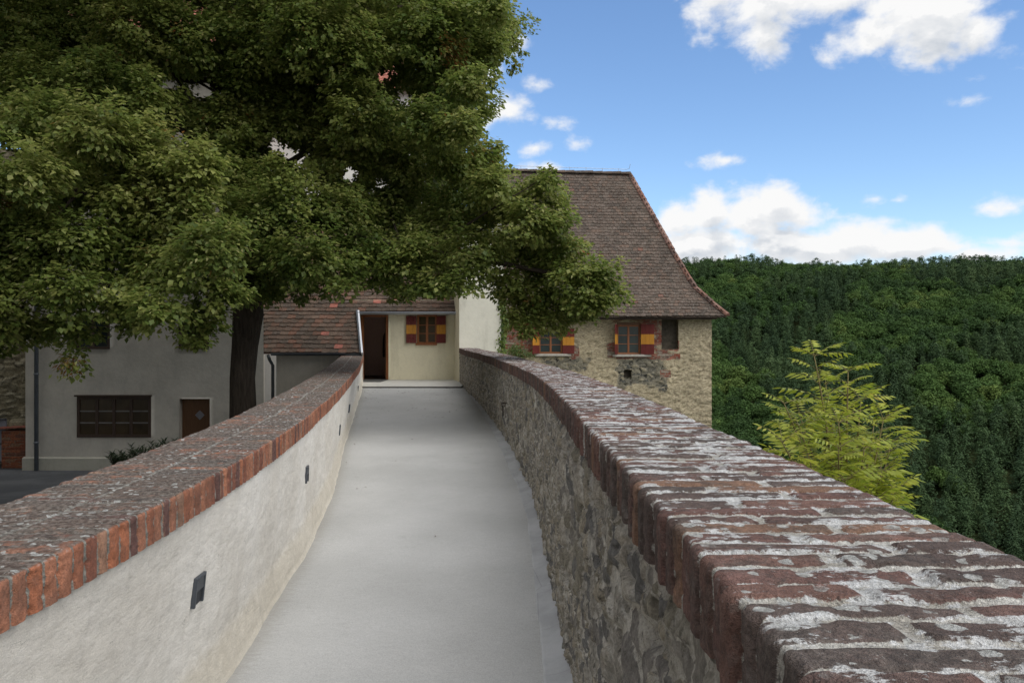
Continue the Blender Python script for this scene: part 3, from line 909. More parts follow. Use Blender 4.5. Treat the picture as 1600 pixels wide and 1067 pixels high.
def wall_grid(name, x0, x1, z0, z1, y, step, openings, mat, parent, stone=None, amp=0.004, seed=5, depth=0.25, attrs=None):
    """wall in the XZ plane facing -Y with real openings and reveals; optional displaced stonework"""
    xs = set(np.round(np.linspace(x0, x1, max(2, int((x1 - x0) / step) + 1)), 4)); zs = set(np.round(np.linspace(z0, z1, max(2, int((z1 - z0) / step) + 1)), 4))
    def snap(S, v):
        S = sorted(S); near = [q for q in S if abs(q - v) < step * 0.35 and q not in (S[0], S[-1])]
        for q in near: S.remove(q)
        return set(S) | {round(v, 4)}
    for (a, b, c, d) in openings:
        for q in (a, b): xs = snap(xs, q)
        for q in (c, d): zs = snap(zs, q)
    for (a, b, c, d) in openings:
        xs |= {round(a, 4), round(b, 4)}; zs |= {round(c, 4), round(d, 4)}
    xs = np.array(sorted(xs)); zs = np.array(sorted(zs))
    X, Z = np.meshgrid(xs, zs, indexing='ij')
    D = (fbm(X * 1.2, Z * 1.2, seed, 4) - 0.5) * amp * 4 + (fbm(X * 9, Z * 9, seed + 3, 3) - 0.5) * amp
    va = {}
    if stone is not None:
        D2, va = stone(X, Z); D = D + D2
    V = [np.stack([X, y - D, Z], -1).reshape(-1, 3)]
    q = grid_quads(len(xs), len(zs), False)
    xc = (xs[:-1] + xs[1:]) / 2; zc = (zs[:-1] + zs[1:]) / 2
    XC, ZC = np.meshgrid(xc, zc, indexing='ij'); keep = np.ones(XC.shape, bool)
    for (a, b, c, d) in openings: keep &= ~((XC > a) & (XC < b) & (ZC > c) & (ZC < d))
    q = q[keep.ravel()]
    # reveals: push the rim of every opening back
    nb = len(V[0]); rq = []; extra = []
    nz = len(zs)
    for (a, b, c, d) in openings:
        ia = int(np.argmin(abs(xs - a))); ib = int(np.argmin(abs(xs - b))); ic = int(np.argmin(abs(zs - c))); idd = int(np.argmin(abs(zs - d)))
        ring = [(i, ic) for i in range(ia, ib)] + [(ib, k) for k in range(ic, idd)] + [(i, idd) for i in range(ib, ia, -1)] + [(ia, k) for k in range(idd, ic, -1)]
        base = nb + len(extra)
        for (i, k) in ring: extra.append((xs[i], y + depth, zs[k]))
        n = len(ring)
        for m_ in range(n):
            i, k = ring[m_]; i2, k2 = ring[(m_ + 1) % n]
            rq.append((i * nz + k, base + m_, base + (m_ + 1) % n, i2 * nz + k2))
    V = np.concatenate([V[0], np.array(extra).reshape(-1, 3)]) if extra else V[0]
    Q = np.concatenate([q, np.array(rq)]) if rq else q
    vat = {k: np.concatenate([np.asarray(a).ravel(), np.full(len(extra), 0.3)]) for k, a in va.items()}
    return np_mesh(name, V, Q, None, mat, parent, False, vat)


def window(parent, x0, x1, z0, z1, y, leafs=2, rows=2, fw=0.05, fmat=None, gmat=None, label=None, sill=None, bars=0.022, bmat=None):
    """frame > pane; leaf frames with mullions; y = front of the frame"""
    fmat = fmat or M_DKWOOD; gmat = gmat or M_GLASS
    mb = MB(); d = 0.07
    mb.box(x0, x1, y, y + d, z0, z0 + fw, b=0.004); mb.box(x0, x1, y, y + d, z1 - fw, z1, b=0.004)
    mb.box(x0, x0 + fw, y + .001, y + d, z0 + fw, z1 - fw, b=0.004); mb.box(x1 - fw, x1, y + .001, y + d, z0 + fw, z1 - fw, b=0.004)
    wi = (x1 - x0 - 2 * fw) / leafs
    for k in range(1, leafs):
        c = x0 + fw + wi * k
        mb.box(c - fw * 0.55, c + fw * 0.55, y + 0.004, y + d, z0 + fw, z1 - fw, b=0.004)
    h = (z1 - z0 - 2 * fw); bars_z = []
    for r_ in range(1, rows):
        zz = z0 + fw + h * r_ / rows
        bars_z.append(zz)
    fo = mb.build('window', fmat, parent)
    if label: fo['label'] = label
    for zz in bars_z: MB().box(x0 + fw * .9, x1 - fw * .9, y + 0.014, y + 0.034, zz - bars / 2, zz + bars / 2).build('glazing_bar', bmat or fmat, fo)
    MB().box(x0 + fw * .6, x1 - fw * .6, y + 0.035, y + 0.045, z0 + fw * .6, z1 - fw * .6).build('pane', gmat, fo)
    return fo


def shutter(parent, x0, x1, z0, z1, y, yb, hinge, ang, label=None):
    """plank shutter in red / yellow / red, turned about its hinge; yb = thirds"""
    mbr = MB(); n = 3; w = (x1 - x0)
    root = None
    def bx(m, a, b, c, d, ya, yc):
        hx_ = x0 if hinge == 'l' else x1
        vs = []
        t = MB(); t.box(a, b, ya, yc, c, d, b=0.003)
        ca, sa = math.cos(ang), math.sin(ang)
        for (vx, vy, vz) in t.v:
            dx, dy = vx - hx_, vy - y
            vs.append((hx_ + dx * ca - dy * sa, y + dx * sa + dy * ca, vz))
        m.add(vs, t.f)
    zb0 = z0 + (z1 - z0) * 0.335; zb1 = z0 + (z1 - z0) * 0.665
    for k in range(n):
        a = x0 + w * k / n + 0.0015; b = x0 + w * (k + 1) / n - 0.0015
        bx(mbr, a, b, z0, zb0 - 0.001, y - 0.028, y); bx(mbr, a, b, zb1 + 0.001, z1, y - 0.028, y)
    for zz in (z0 + (z1 - z0) * .17, z0 + (z1 - z0) * .83): bx(mbr, x0 + 0.01, x1 - 0.01, zz - 0.03, zz + 0.03, y - 0.0005, y + 0.018)
    bx(mbr, (x0 + x1) / 2 - 0.03, (x0 + x1) / 2 + 0.03, z0 + .02, z1 - .02, y - 0.0006, y + 0.016)
    o = mbr.build('shutter', M_RED, parent)
    my = MB()
    for k in range(n):
        a = x0 + w * k / n + 0.0015; b = x0 + w * (k + 1) / n - 0.0015
        bx(my, a, b, zb0, zb1, y - 0.028, y)
    my.build('yellow_band', M_YEL, o)
    if label: o['label'] = label
    return o


def Zp(py, Y): return EYE + (533 - py) / F * Y
def Xp(px, Y): return (px - 800) / F * Y


# ------------------------------------------------------------------ white house on the left
YH = 21.6
hs = empty('white_house', (-10, YH, 0))
tag(hs, 'tall white plastered house behind the big tree, with brown window and door', 'house')
hx0_, hx1_ = Xp(40, YH), Xp(412, YH)
zE = 11.0
wA = (Xp(121, YH), Xp(236.5, YH), Zp(682.5, YH), Zp(619, YH))
dA = (Xp(281, YH), Xp(328, YH), 0.12, Zp(622.5, YH))
wB = (Xp(118, YH), Xp(172, YH), Zp(545, YH), Zp(490, YH))
wC = (Xp(279, YH), Xp(327, YH), Zp(545, YH), Zp(490, YH))
ups = [(-11.3, -10.4, 7.3, 8.6)]
wall_grid('wall', hx0_, hx1_, 0.0, zE, YH, 0.12, [wA, dA, wB, wC] + ups, M_HOUSE, hs, amp=0.006, depth=0.22)
mb = MB(); mb.add([(hx1_, YH, 0), (Xp(412, YH + 11), YH + 11, 0), (Xp(412, YH + 11), YH + 11, zE - .001), (hx1_, YH, zE - .001)], [(0, 1, 2, 3)])
mb.box(hx0_, hx0_ + 0.25, YH + 0.01, YH + 11, 0, zE - .001); mb.box(hx0_ + .26, Xp(412, YH + 10.7) - .05, YH + 10.7, YH + 11, 0, zE - .002)
mb.build('side_walls', M_HOUSE, hs)
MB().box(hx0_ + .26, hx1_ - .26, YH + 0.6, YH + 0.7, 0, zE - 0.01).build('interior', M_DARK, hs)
# plinth with sloped top
mb = MB(); zp = Zp(714, YH)
for a, b in ((hx0_ - 0.05, dA[0]), (dA[1], hx1_)):
    mb.add([(a, YH - 0.07, -0.05), (b, YH - 0.07, -0.05), (b, YH - 0.07, zp - 0.02), (a, YH - 0.07, zp - 0.02), (a, YH + 0.02, zp + 0.025), (b, YH + 0.02, zp + 0.025), (a, YH + .02, -0.05), (b, YH + .02, -.05)],
           [(0, 1, 2, 3), (3, 2, 5, 4), (0, 3, 4, 6), (1, 7, 5, 2)])
mb.build('plinth', M_PLINTH, hs)
w1 = window(hs, *wA[:2], *wA[2:], YH - 0.03, 4, 3, 0.075, M_DKWOOD, M_GLASS2, 'wide four-light dark brown window', None, 0.034, mat_simple('grey_bar_paint', (0.16, 0.15, 0.14), .6))
MB().box(wA[0] - 0.04, wA[1] + 0.04, YH - 0.10, YH - 0.031, wA[3] + 0.001, wA[3] + 0.05, b=0.005).build('head_board', M_DKWOOD, w1)
for q in (wB, wC): window(hs, *q[:2], *q[2:], YH + 0.0, 2, 3, 0.07, M_DKWOOD, M_GLASS)
for q in ups: window(hs, *q[:2], *q[2:], YH + 0.05, 2, 3, 0.07, M_DKWOOD, M_GLASS)
# door with small diamond light and fishbone boards
mb = MB(); dx0, dx1 = dA[0] + 0.12, dA[1]
yD = YH + 0.16
mb.box(dA[0], dA[1], yD, yD + 0.06, 0.10, dA[3])
cx = (dx0 + dx1) / 2 + 0.02; cz = Zp(648.5, YH)
for k in range(-14, 15):
    # slanting boards
    z0_ = 0.12 + (k + 14) * 0.11
    if z0_ > dA[3] - 0.2: break
    mb.add([(dx0, yD - 0.012, z0_), (cx, yD - 0.012, z0_ + 0.16), (cx, yD - 0.012, z0_ + 0.26), (dx0, yD - 0.012, z0_ + 0.10)], [(0, 1, 2, 3)])
    mb.add([(dx1, yD - 0.012, z0_), (dx1, yD - 0.012, z0_ + 0.10), (cx, yD - 0.012, z0_ + 0.26), (cx, yD - 0.012, z0_ + 0.16)], [(0, 1, 2, 3)])
dr = mb.build('door', M_DOORWOOD, hs)
mb = MB(); mb.add([(cx - 0.13, yD - 0.02, cz), (cx, yD - 0.02, cz - 0.13), (cx + 0.13, yD - 0.02, cz), (cx, yD - 0.02, cz + 0.13), (cx - .13, yD, cz), (cx, yD, cz - .13), (cx + .13, yD, cz), (cx, yD, cz + .13)],
                    [(0, 1, 2, 3), (0, 4, 5, 1), (1, 5, 6, 2), (2, 6, 7, 3), (3, 7, 4, 0)])
mb.build('diamond_pane', mat_simple('frosted_glass', (0.22, 0.22, 0.24), 0.4), dr)
# downpipe
xd = Xp(61.5, YH)
mb = MB(); mb.tube([(xd, YH - 0.13, 0.0), (xd, YH - 0.13, zE - 0.5), (xd, YH - 0.13, zE - 0.3), (xd, YH - 0.3, zE)], 0.055, 12)
for zz in (0.75, 2.6, 4.6): mb.tube([(xd, YH - 0.13, zz), (xd, YH - 0.13, zz + 0.05)], 0.068, 12)
mb.build('downpipe', mat_simple('weathered_zinc', (0.15, 0.17, 0.19), 0.5, 0.5, 0.4), hs, True)
ov = 0.4
roof_tiles('roof', [(hx0_ - ov, YH - ov, zE - 0.05), (hx0_ - ov, YH + 5.5, zE + 6.2)], [(hx1_ + 0.15, YH - ov, zE - 0.05), (Xp(412, YH + 5.5) + .15, YH + 5.5, zE + 6.2)], 0.25, 0.24, 0.02, M_TILE3, hs, 3, 0.5)
mb = MB(); mb.add([(hx0_ - ov, YH + 11.4, zE - 0.05), (Xp(412, YH + 11.4), YH + 11.4, zE - .05), (Xp(412, YH + 5.5) + .15, YH + 5.5, zE + 6.19), (hx0_ - ov, YH + 5.5, zE + 6.19)], [(0, 1, 2, 3)])
mb.add([(hx0_, YH, zE), (hx0_, YH + 11, zE), (hx0_, YH + 5.5, zE + 6.0)], [(0, 1, 2)]); mb.add([(hx1_, YH, zE), (Xp(412, YH + 11), YH + 11, zE), (Xp(412, YH + 5.5), YH + 5.5, zE + 6.0)], [(0, 1, 2)])
mb.build('rear_roof', M_TILE3, hs)

# ------------------------------------------------------------------ taller castle wing behind
YW = 34.0
cw = empty('castle_wing', (-9, YW, 0)); tag(cw, 'high white castle wing with red roof glimpsed through gaps in the tree crown', 'building')
wx0, wx1, wz = -20.0, Xp(652, YW), Zp(140, YW)
wins = [(x, x + 1.0, z, z + 1.5) for z in (5.0, 10.2) for x in (-8.2,)]
wall_grid('wall', wx0, wx1, 0, wz, YW, 0.6, wins, M_WING, cw, amp=0.01, depth=0.3)
for q in wins: window(cw, *q, YW + 0.15, 2, 3, 0.08, M_DKWOOD, M_GLASS)
mb = MB(); mb.box(wx1 - 0.3, wx1, YW + .01, YW + 12, 0, wz - .001); mb.box(wx0, wx1 - .31, YW + 0.9, YW + 1.0, 0, wz - .01); mb.box(wx0, wx0 + .3, YW + 1.01, YW + 12, 0, wz - .001)
mb.build('side_walls', M_WING, cw)
roof_tiles('roof', [(wx0 - .4, YW - .4, wz - .1), (wx0 - .4, YW + 6, wz + 6.0)], [(wx1 + .3, YW - .4, wz - .1), (wx1 - 3.5, YW + 6, wz + 6.0)], 0.32, 0.30, 0.03, M_TILE3, cw, 4, 0.5)
mb = MB(); mb.add([(wx1 + .3, YW - .4, wz - .1), (wx1 + .3, YW + 12.4, wz - .1), (wx1 - 3.5, YW + 6, wz + 6.0)], [(0, 1, 2)]); mb.add([(wx1 + .3, YW + 12.4, wz - .1), (wx0 - .4, YW + 12.4, wz - .1), (wx0 - .4, YW + 6, wz + 6), (wx1 - 3.5, YW + 6, wz + 6)], [(0, 1, 2, 3)])
mb.build('rear_roof', M_TILE3, cw)

# ------------------------------------------------------------------ low annex with the open door
YA = 24.0
an = empty('annex_house', (-4, YA, 0)); tag(an, 'low cream annex with mossy tiled roof, open door and shuttered window at the path end', 'house')
doorO = (Xp(563.6, YA), Xp(607, YA), EYE - 1.149, Zp(491, YA))
wf = (Xp(651.5, YA), Xp(683, YA), Zp(537, YA), Zp(491, YA))
ax1 = Xp(709.6, YA)
wall_grid('wall', -4.75, ax1, EYE - 1.149, 4.75, YA, 0.1, [doorO, wf], M_CREAM, an, amp=0.003, depth=0.22)
# turned end wall to the plaster tower
mb = MB(); mb.add([(ax1, YA, EYE - 1.2), (Xp(717.6, 22.62), 22.64, EYE - 1.2), (Xp(717.6, 22.62), 22.64, 5.4), (ax1, YA, 5.4)], [(0, 1, 2, 3)])
mb.build('end_wall', M_CREAM, an)
# lower wall beside the bridge, under the eave
xe = Xp(412, 22.4)
YL = 22.75
mb = MB(); mb.box(hx1_ + 0.004, -4.3, YL, YL + 0.25, -0.05, EYE - 0.30); mb.build('lower_wall', M_HOUSE, an)
MB().box(-4.80, -4.60, 22.6, YA - .002, 0.0, EYE - 0.6).build('side_wall', M_CREAM, an)
# roof in two fields: low field left of the door, high field above it
zlo, zhi = Zp(551, 22.4), Zp(487, 23.65)
sl = (zhi - zlo) / (23.65 - 22.4)
zr = 7.2; yr = 23.65 + (zr - zhi) / sl
xl_ = hx1_ - 0.02
def spec(v, r): return (v.x > -4.6 and v.z < 5.6 and r.random() < 0.06)
roof_tiles('roof', [(Xp(411.5, 22.4), 22.4, zlo), (Xp(411.5, 23.65), 23.65, zhi)], [(-4.30, 22.4, zlo), (-4.62, 23.65, zhi)], 0.178, 0.235, 0.030, M_TILE2, an, 5, 1.0)
roof_tiles('upper_roof', [(Xp(411.5, 23.66), 23.66, zhi + 0.01), (Xp(411.5, yr), yr, zr)], [(-1.42, 23.66, zhi + 0.01), (-1.42, yr, zr)], 0.178, 0.235, 0.030, M_TILE2, an, 6, 1.0, spec)
mb = MB(); mb.add([(xl_, yr, zr), (-1.42, yr, zr), (-1.42, yr + 4, zr - 4), (xl_, yr + 4, zr - 4)], [(0, 1, 2, 3)]); mb.box(xl_, -1.42, yr + 3.7, yr + 3.9, 0, zr - 3.9)
mb.build('rear_slope', M_TILE2, an)
half_tiles('ridge_tiles', [(xl_, yr, zr + .02), (-1.42, yr, zr + .02)], 0.10, 0.36, M_HIPT, an, 4)
# gutters
def gutter(name, a, b, rad, mat, parent):
    a = Vector(a); b = Vector(b); mb = MB(); n = 8
    d = (b - a).normalized(); u = Vector((d.y, -d.x, 0)).normalized()
    if u.y > 0: u = -u
    vs = []; fs = []
    for q in (a, b):
        for rr in (rad, rad - 0.004):
            for k in range(n + 1):
                an_ = math.pi * k / n
                vs.append(q + u * (math.cos(an_) * rr) - Vector((0, 0, math.sin(an_) * rr)))
    m1 = n + 1
    for k in range(n):
        fs.append((k, k + 1, 2 * m1 + k + 1, 2 * m1 + k)); fs.append((m1 + k + 1, m1 + k, 3 * m1 + k, 3 * m1 + k + 1))
    fs.append(tuple(range(m1)) + tuple(reversed(range(m1, 2 * m1)))); fs.append(tuple(range(2 * m1, 3 * m1)) + tuple(reversed(range(3 * m1, 4 * m1))))
    mb.add(vs, fs)
    mb.tube([a + u * rad, b + u * rad], 0.009, 6)
    return mb.build(name, mat, parent)
g1 = gutter('gutter', (-4.60, 23.60, zhi - 0.01), (-1.42, 23.60, zhi - 0.01), 0.075, M_ZINC, an)
g2 = gutter('gutter', (xl_, 22.36, zlo - 0.01), (-4.66, 22.36, zlo - 0.01), 0.065, M_ZDARK, an)
# fascia under the upper gutter, flashing along the verge beside the door
MB().box(-4.60, ax1, 23.70, 23.99, zhi - 0.06, zhi - 0.03).build('soffit', M_DKWOOD, an)
def strip(name, a, b, w, t, mat, parent):
    a = Vector(a); b = Vector(b); mb = MB(); d = (b - a).normalized(); u = Vector((1, 0, 0)); n_ = d.cross(u).normalized()
    vs = [q + u * i * w / 2 + n_ * j * t / 2 for q in (a, b) for i, j in ((-1, -1), (1, -1), (1, 1), (-1, 1))]
    mb.add(vs, [(0, 1, 2, 3), (4, 7, 6, 5), (0, 4, 5, 1), (1, 5, 6, 2), (2, 6, 7, 3), (3, 7, 4, 0)]); return mb.build(name, mat, parent)
strip('verge_flashing', (-4.20, 22.33, zlo - 0.02), (-4.555, 23.63, zhi + 0.02), 0.055, 0.09, M_BRIGHT, an)
strip('verge_board', (-4.245, 22.36, zlo - 0.02), (-4.60, 23.64, zhi + 0.02), 0.045, 0.15, M_ZDARK, an)
mb = MB(); mb.tube([(Xp(417, 22.3), 22.42, zlo - 0.06), (Xp(418, 22.3), 22.5, zlo - 0.2), (Xp(421, 22.3), 22.62, zlo - 0.35), (Xp(421, 22.3), 22.62, 0.0)], 0.045, 10)
mb.build('downpipe', M_ZDARK, an, True)
# lead-covered end block where the parapet meets the roof
MB().box(-4.86, -4.23, 22.40, 22.60, EYE - 0.7, EYE - 0.30, b=0.02).build('end_capping', M_ZDARK, an)
# door frame, door leaf, room
mb = MB(); x0, x1, z0_, z1_ = doorO
mb.box(x0, x0 + 0.075, YA + 0.02, YA + 0.16, z0_, z1_ - .07, b=.004); mb.box(x1 - 0.075, x1, YA + 0.02, YA + 0.16, z0_, z1_ - .07, b=.004); mb.box(x0, x1, YA + 0.02, YA + 0.16, z1_ - 0.07, z1_, b=.004)
mb.build('door_frame', M_ORWOOD, an)
mb = MB(); mb.box(x1 - 0.13, x1 - 0.085, YA + 0.17, YA + 0.95, z0_ + 0.01, z1_ - 0.08, b=.004)
for zz in (0.25, 1.15): mb.box(x1 - 0.142, x1 - 0.131, YA + 0.28, YA + 0.84, z0_ + zz, z0_ + zz + 0.7, b=.003)
dl = mb.build('door_leaf', M_DOORWOOD, an)
mb = MB(); mb.tube([(x1 - 0.14, YA + 0.86, z0_ + 1.05), (x1 - 0.19, YA + 0.86, z0_ + 1.05), (x1 - 0.20, YA + 0.76, z0_ + 1.05)], 0.009, 8); mb.build('handle', M_ZINC, dl, True)
mb = MB()
rx0, rx1, ry1, rz1 = -5.2, -2.2, YA + 3.2, EYE + 1.15
mb.add([(rx0, YA + .23, z0_), (rx0, ry1, z0_), (rx0, ry1, rz1), (rx0, YA + .23, rz1)], [(0, 1, 2, 3)])
mb.add([(rx1, YA + .23, z0_), (rx1, YA + .23, rz1), (rx1, ry1, rz1), (rx1, ry1, z0_)], [(0, 1, 2, 3)])
mb.add([(rx0, ry1, z0_), (rx1, ry1, z0_), (rx1, ry1, rz1), (rx0, ry1, rz1)], [(0, 1, 2, 3)])
mb.add([(rx0, YA + .23, rz1), (rx0, ry1, rz1), (rx1, ry1, rz1), (rx1, YA + .23, rz1)], [(0, 1, 2, 3)])
mb.build('room_walls', M_ROOM, an)
MB().box(rx0, rx1, YA + .05, ry1, z0_ - 0.03, z0_ - 0.002).build('room_floor', mat_wood('dark_floor_boards', (0.05, 0.03, 0.02)), an)
mb = MB(); rxx = x0 + 0.70
for k in range(5): mb.box(rxx - 0.03 + 0.0, rxx + 0.03, YA + 1.5 + k * 0.11, YA + 1.6 + k * 0.11, z0_ + 0.25, z0_ + 1.05, b=.012)
rd = mb.build('radiator', mat_simple('radiator_enamel', (0.62, 0.58, 0.55), 0.4)); tag(rd, 'white ribbed radiator just inside the open door', 'radiator')
ct = MB()
prof_ = [(0.02, 1.58), (0.05, 1.45), (0.12, 1.32), (0.15, 1.1), (0.16, 0.85), (0.14, 0.65)]
cxx = x0 + 0.56
for k in range(14):
    a0, a1 = 2 * math.pi * k / 14, 2 * math.pi * (k + 1) / 14
    for i in range(len(prof_) - 1):
        r0, h0 = prof_[i]; r1, h1 = prof_[i + 1]; m0 = 1 + 0.22 * math.sin(3 * a0); m1_ = 1 + 0.22 * math.sin(3 * a1)
        ct.add([(cxx + r0 * m0 * math.cos(a0) * .6, YA + 1.2 + r0 * m0 * math.sin(a0), z0_ + h0), (cxx + r0 * m1_ * math.cos(a1) * .6, YA + 1.2 + r0 * m1_ * math.sin(a1), z0_ + h0),
                (cxx + r1 * m1_ * math.cos(a1) * .6, YA + 1.2 + r1 * m1_ * math.sin(a1), z0_ + h1), (cxx + r1 * m0 * math.cos(a0) * .6, YA + 1.2 + r1 * m0 * math.sin(a0), z0_ + h1)], [(0, 1, 2, 3)])
co = ct.build('hanging_coat', mat_simple('dark_cloth', (0.035, 0.02, 0.018), 0.95, 0.1), None, True); tag(co, 'dark coat hanging inside the open doorway', 'coat')
# window with shutters
wn = window(an, *wf, YA - 0.015, 2, 3, 0.065, M_ORWOOD, M_GLASS2)
MB().box(wf[0] - 0.03, wf[1] + 0.0, YA - 0.06, YA - 0.016, wf[2] - 0.035, wf[2] + 0.03, b=.005).build('sill', M_ORWOOD, wn)
zs0, zs1 = Zp(535.5, YA), Zp(493, YA)
shutter(an, Xp(635.7, YA) - 0.01, Xp(651, YA), zs0, zs1, YA - 0.05, None, 'r', 0.10)
shutter(an, Xp(682.5, YA), Xp(696.6, YA) + 0.01, zs0, zs1, YA - 0.05, None, 'l', -0.06)

# ------------------------------------------------------------------ plaster tower between annex and stone house
YT = 22.62
tw_ = empty('plaster_tower', (-0.9, YT, 0)); tag(tw_, 'blank pale plastered wall block with small chimney between annex and stone house', 'building')
tx0, tx1 = Xp(717.6, YT), Xp(783, YT)
wall_grid('wall', tx0, tx1, -2.5, 7.0, YT, 0.12, [], M_TOWER, tw_, amp=0.004)
mb = MB(); mb.box(tx0, tx0 + .2, YT + .012, YT + 7, -2.5, 6.99); mb.box(tx1 - .2, tx1, YT + .012, YT + 7, -2.5, 6.99); mb.box(tx0 + .2, tx1 - .2, YT + 6.8, YT + 7, -2.5, 6.99)
mb.build('side_walls', M_TOWER, tw_)
roof_tiles('roof', [(tx0 - .1, YT - .15, 6.95), (tx0 - .1, YT + 7.1, 8.3)], [(tx1 + .1, YT - .15, 6.95), (tx1 + .1, YT + 7.1, 8.3)], .2, .235, .022, M_TILE, tw_, 8)
mb = MB(); cx0, cx1 = Xp(746, 24), Xp(766, 24)
mb.box(cx0, cx1, 24, 24.5, 6.5, Zp(312, 24), b=.01); mb.box(cx0 - .05, cx1 + .05, 23.95, 24.55, Zp(312, 24) + .001, Zp(307, 24), b=.01)
mb.build('chimney', M_PLINTH, tw_)

# ------------------------------------------------------------------ stone house with the great hipped roof
YS = 28.0
sh = empty('stone_house', (3, YS, 0)); tag(sh, 'rubble stone house under a steep brown tiled hip roof beside the wooded valley', 'house')
sx0, sx1 = -0.9, Xp(1112, YS)
zev = Zp(492, YS) + 0.12
wL = (Xp(842, YS), Xp(879, YS), Zp(552, YS), Zp(513, YS))
wR = (Xp(964, YS), Xp(1001, YS), Zp(553, YS), Zp(503, YS))
nich = (Xp(1034, YS), Xp(1060, YS), Zp(545, YS), Zp(495.5, YS))
hole = (Xp(975, YS), Xp(987, YS), Zp(589, YS), Zp(577, YS))


def box_mask(X, Z, px0, px1, py0, py1, soft=0.12, wob=0.22, seed=3):
    a = Xp(px0, YS); b = Xp(px1, YS); c = Zp(py1, YS); d = Zp(py0, YS)
    w = (fbm(X * 2.6, Z * 2.6, seed, 4) - 0.5) * wob * 2
    dd = np.minimum(np.minimum(X - a, b - X), np.minimum(Z - c, d - Z)) + w
    return sstep(-soft, soft, dd)


def stone_fn(X, Z):
    brick = np.maximum.reduce([box_mask(X, Z, 786, 840, 500, 556, .06, .12, 4), box_mask(X, Z, 947, 962, 536, 560, .05, .1, 5), box_mask(X, Z, 1001, 1062, 500, 560, .05, .14, 6) * (0.45 + 0.55 * sstep(.4, .6, fbm(X * 3, Z * 3, 8, 3))),
                               box_mask(X, Z, 893, 906, 538, 560, .05, .1, 7), box_mask(X, Z, 1032, 1048, 578, 589, .05, .04, 9), box_mask(X, Z, 962, 1062, 553, 560, .04, .06, 10)])
    bare = np.maximum(box_mask(X, Z, 966, 1040, 560, 606, .14, .35, 12), box_mask(X, Z, 850, 925, 560, 582, .14, .35, 13) * .8)
    # brick courses
    row = np.floor(Z / 0.083); bxx = X / 0.27 + 0.5 * (row % 2); col = np.floor(bxx)
    bd = np.minimum(np.minimum(bxx - col, 1 - (bxx - col)) * 0.27, np.minimum(Z / 0.083 - row, 1 - (Z / 0.083 - row)) * 0.083) * 9
    bid = _hash(col, row, 77)
    # thin stones
    wx = X * 4.5 + (fbm(X * 4, Z * 4, 21, 3) - .5) * 1.2; wz = Z * 15 + (fbm(X * 3, Z * 6, 22, 3) - .5) * 2.0
    f1, f2, cid = worley(wx, wz, 23)
    sd = f2 - f1
    # rendered part: pitted rough render, few stones showing
    pit = fbm(X * 7, Z * 17, 31, 4)
    Dr = (pit - .5) * 0.05 - sstep(0.56, 0.66, pit) * 0.0 - sstep(0.40, 0.33, pit) * 0.03
    Db = sstep(0.02, 0.12, bd) * 0.012 * (0.3 + bid) - 0.02
    Ds = sstep(0.04, 0.25, sd) * (0.03 + 0.04 * cid) - 0.055 + (fbm(X * 10, Z * 20, 33, 3) - .5) * 0.03
    D = Dr * (1 - bare) + Ds * bare
    D = D * (1 - brick) + Db * brick
    return D, {'sd': np.where(brick > .5, bd * 1.2, sd), 'rnd': np.where(brick > .5, bid, cid), 'brick': brick, 'bare': bare, 'pit': pit}


def mat_stone_house():
    m = NT('old_render_and_stone', 0.95, 0.15); o = m.obj()
    sd = m.attr('sd'); r = m.attr('rnd'); bk = m.attr('brick'); ba = m.attr('bare'); pit = m.attr('pit')
    n1 = m.noise(m.scale(o, (1, 1, 2.2)), 9, 7, 0.72); n2 = m.noise(o, 1.3, 5, .6); nf = m.noise(o, 40, 5, .7)
    ren = m.ramp(n1, [(0.30, (0.13, 0.10, 0.068)), (0.42, (0.30, 0.25, 0.165)), (0.52, (0.44, 0.375, 0.255)), (0.68, (0.54, 0.47, 0.33))])
    ren = m.mul(ren, m.rng(n2, .3, .7, .82, 1.12)); ren = m.mul(ren, m.rng(nf, .3, .7, .8, 1.2))
    hl = m.step(m.noise(m.scale(o, (1, 1, 3.2)), 13, 6, .74), .545, .61)
    ren = m.mix(m.math('MULTIPLY', hl, 0.75), ren, (0.075, 0.068, 0.052))
    st = m.ramp(r, [(0, (0.14, 0.13, 0.105)), (.25, (0.22, 0.20, 0.15)), (.5, (0.10, 0.098, 0.085)), (.7, (0.30, 0.265, 0.19)), (.88, (0.18, 0.165, 0.125))], 'CONSTANT')
    st = m.mul(st, m.rng(nf, .3, .7, .7, 1.3))
    st = m.mix(m.step(sd, 0.12, 0.03), st, (0.03, 0.028, 0.024))
    br = m.ramp(r, [(0, (0.24, 0.075, 0.05)), (.3, (0.17, 0.06, 0.045)), (.55, (0.28, 0.12, 0.085)), (.75, (0.13, 0.085, 0.07)), (.9, (0.30, 0.25, 0.2))], 'CONSTANT')
    br = m.mul(br, m.rng(nf, .3, .7, .7, 1.3))
    br = m.mix(m.step(sd, 0.13, 0.05), br, (0.23, 0.20, 0.155))
    br = m.mix(m.math('MULTIPLY', m.step(m.noise(o, 5, 5, .7), .5, .6), .6), br, (0.24, 0.21, 0.16))
    e = m.rng(n1, .3, .7, -.12, .12)
    c = m.mix(m.step(m.math('ADD', ba, m.rng(n1, .3, .7, -.45, .45)), .35, .75), ren, st)
    c = m.mix(m.step(m.math('ADD', bk, m.math('MULTIPLY', e, .5)), .42, .55), c, br)
    m.color(c); m.bump(m.math('ADD', m.math('MULTIPLY', n1, 2), nf), .9, .02)
    return m.m


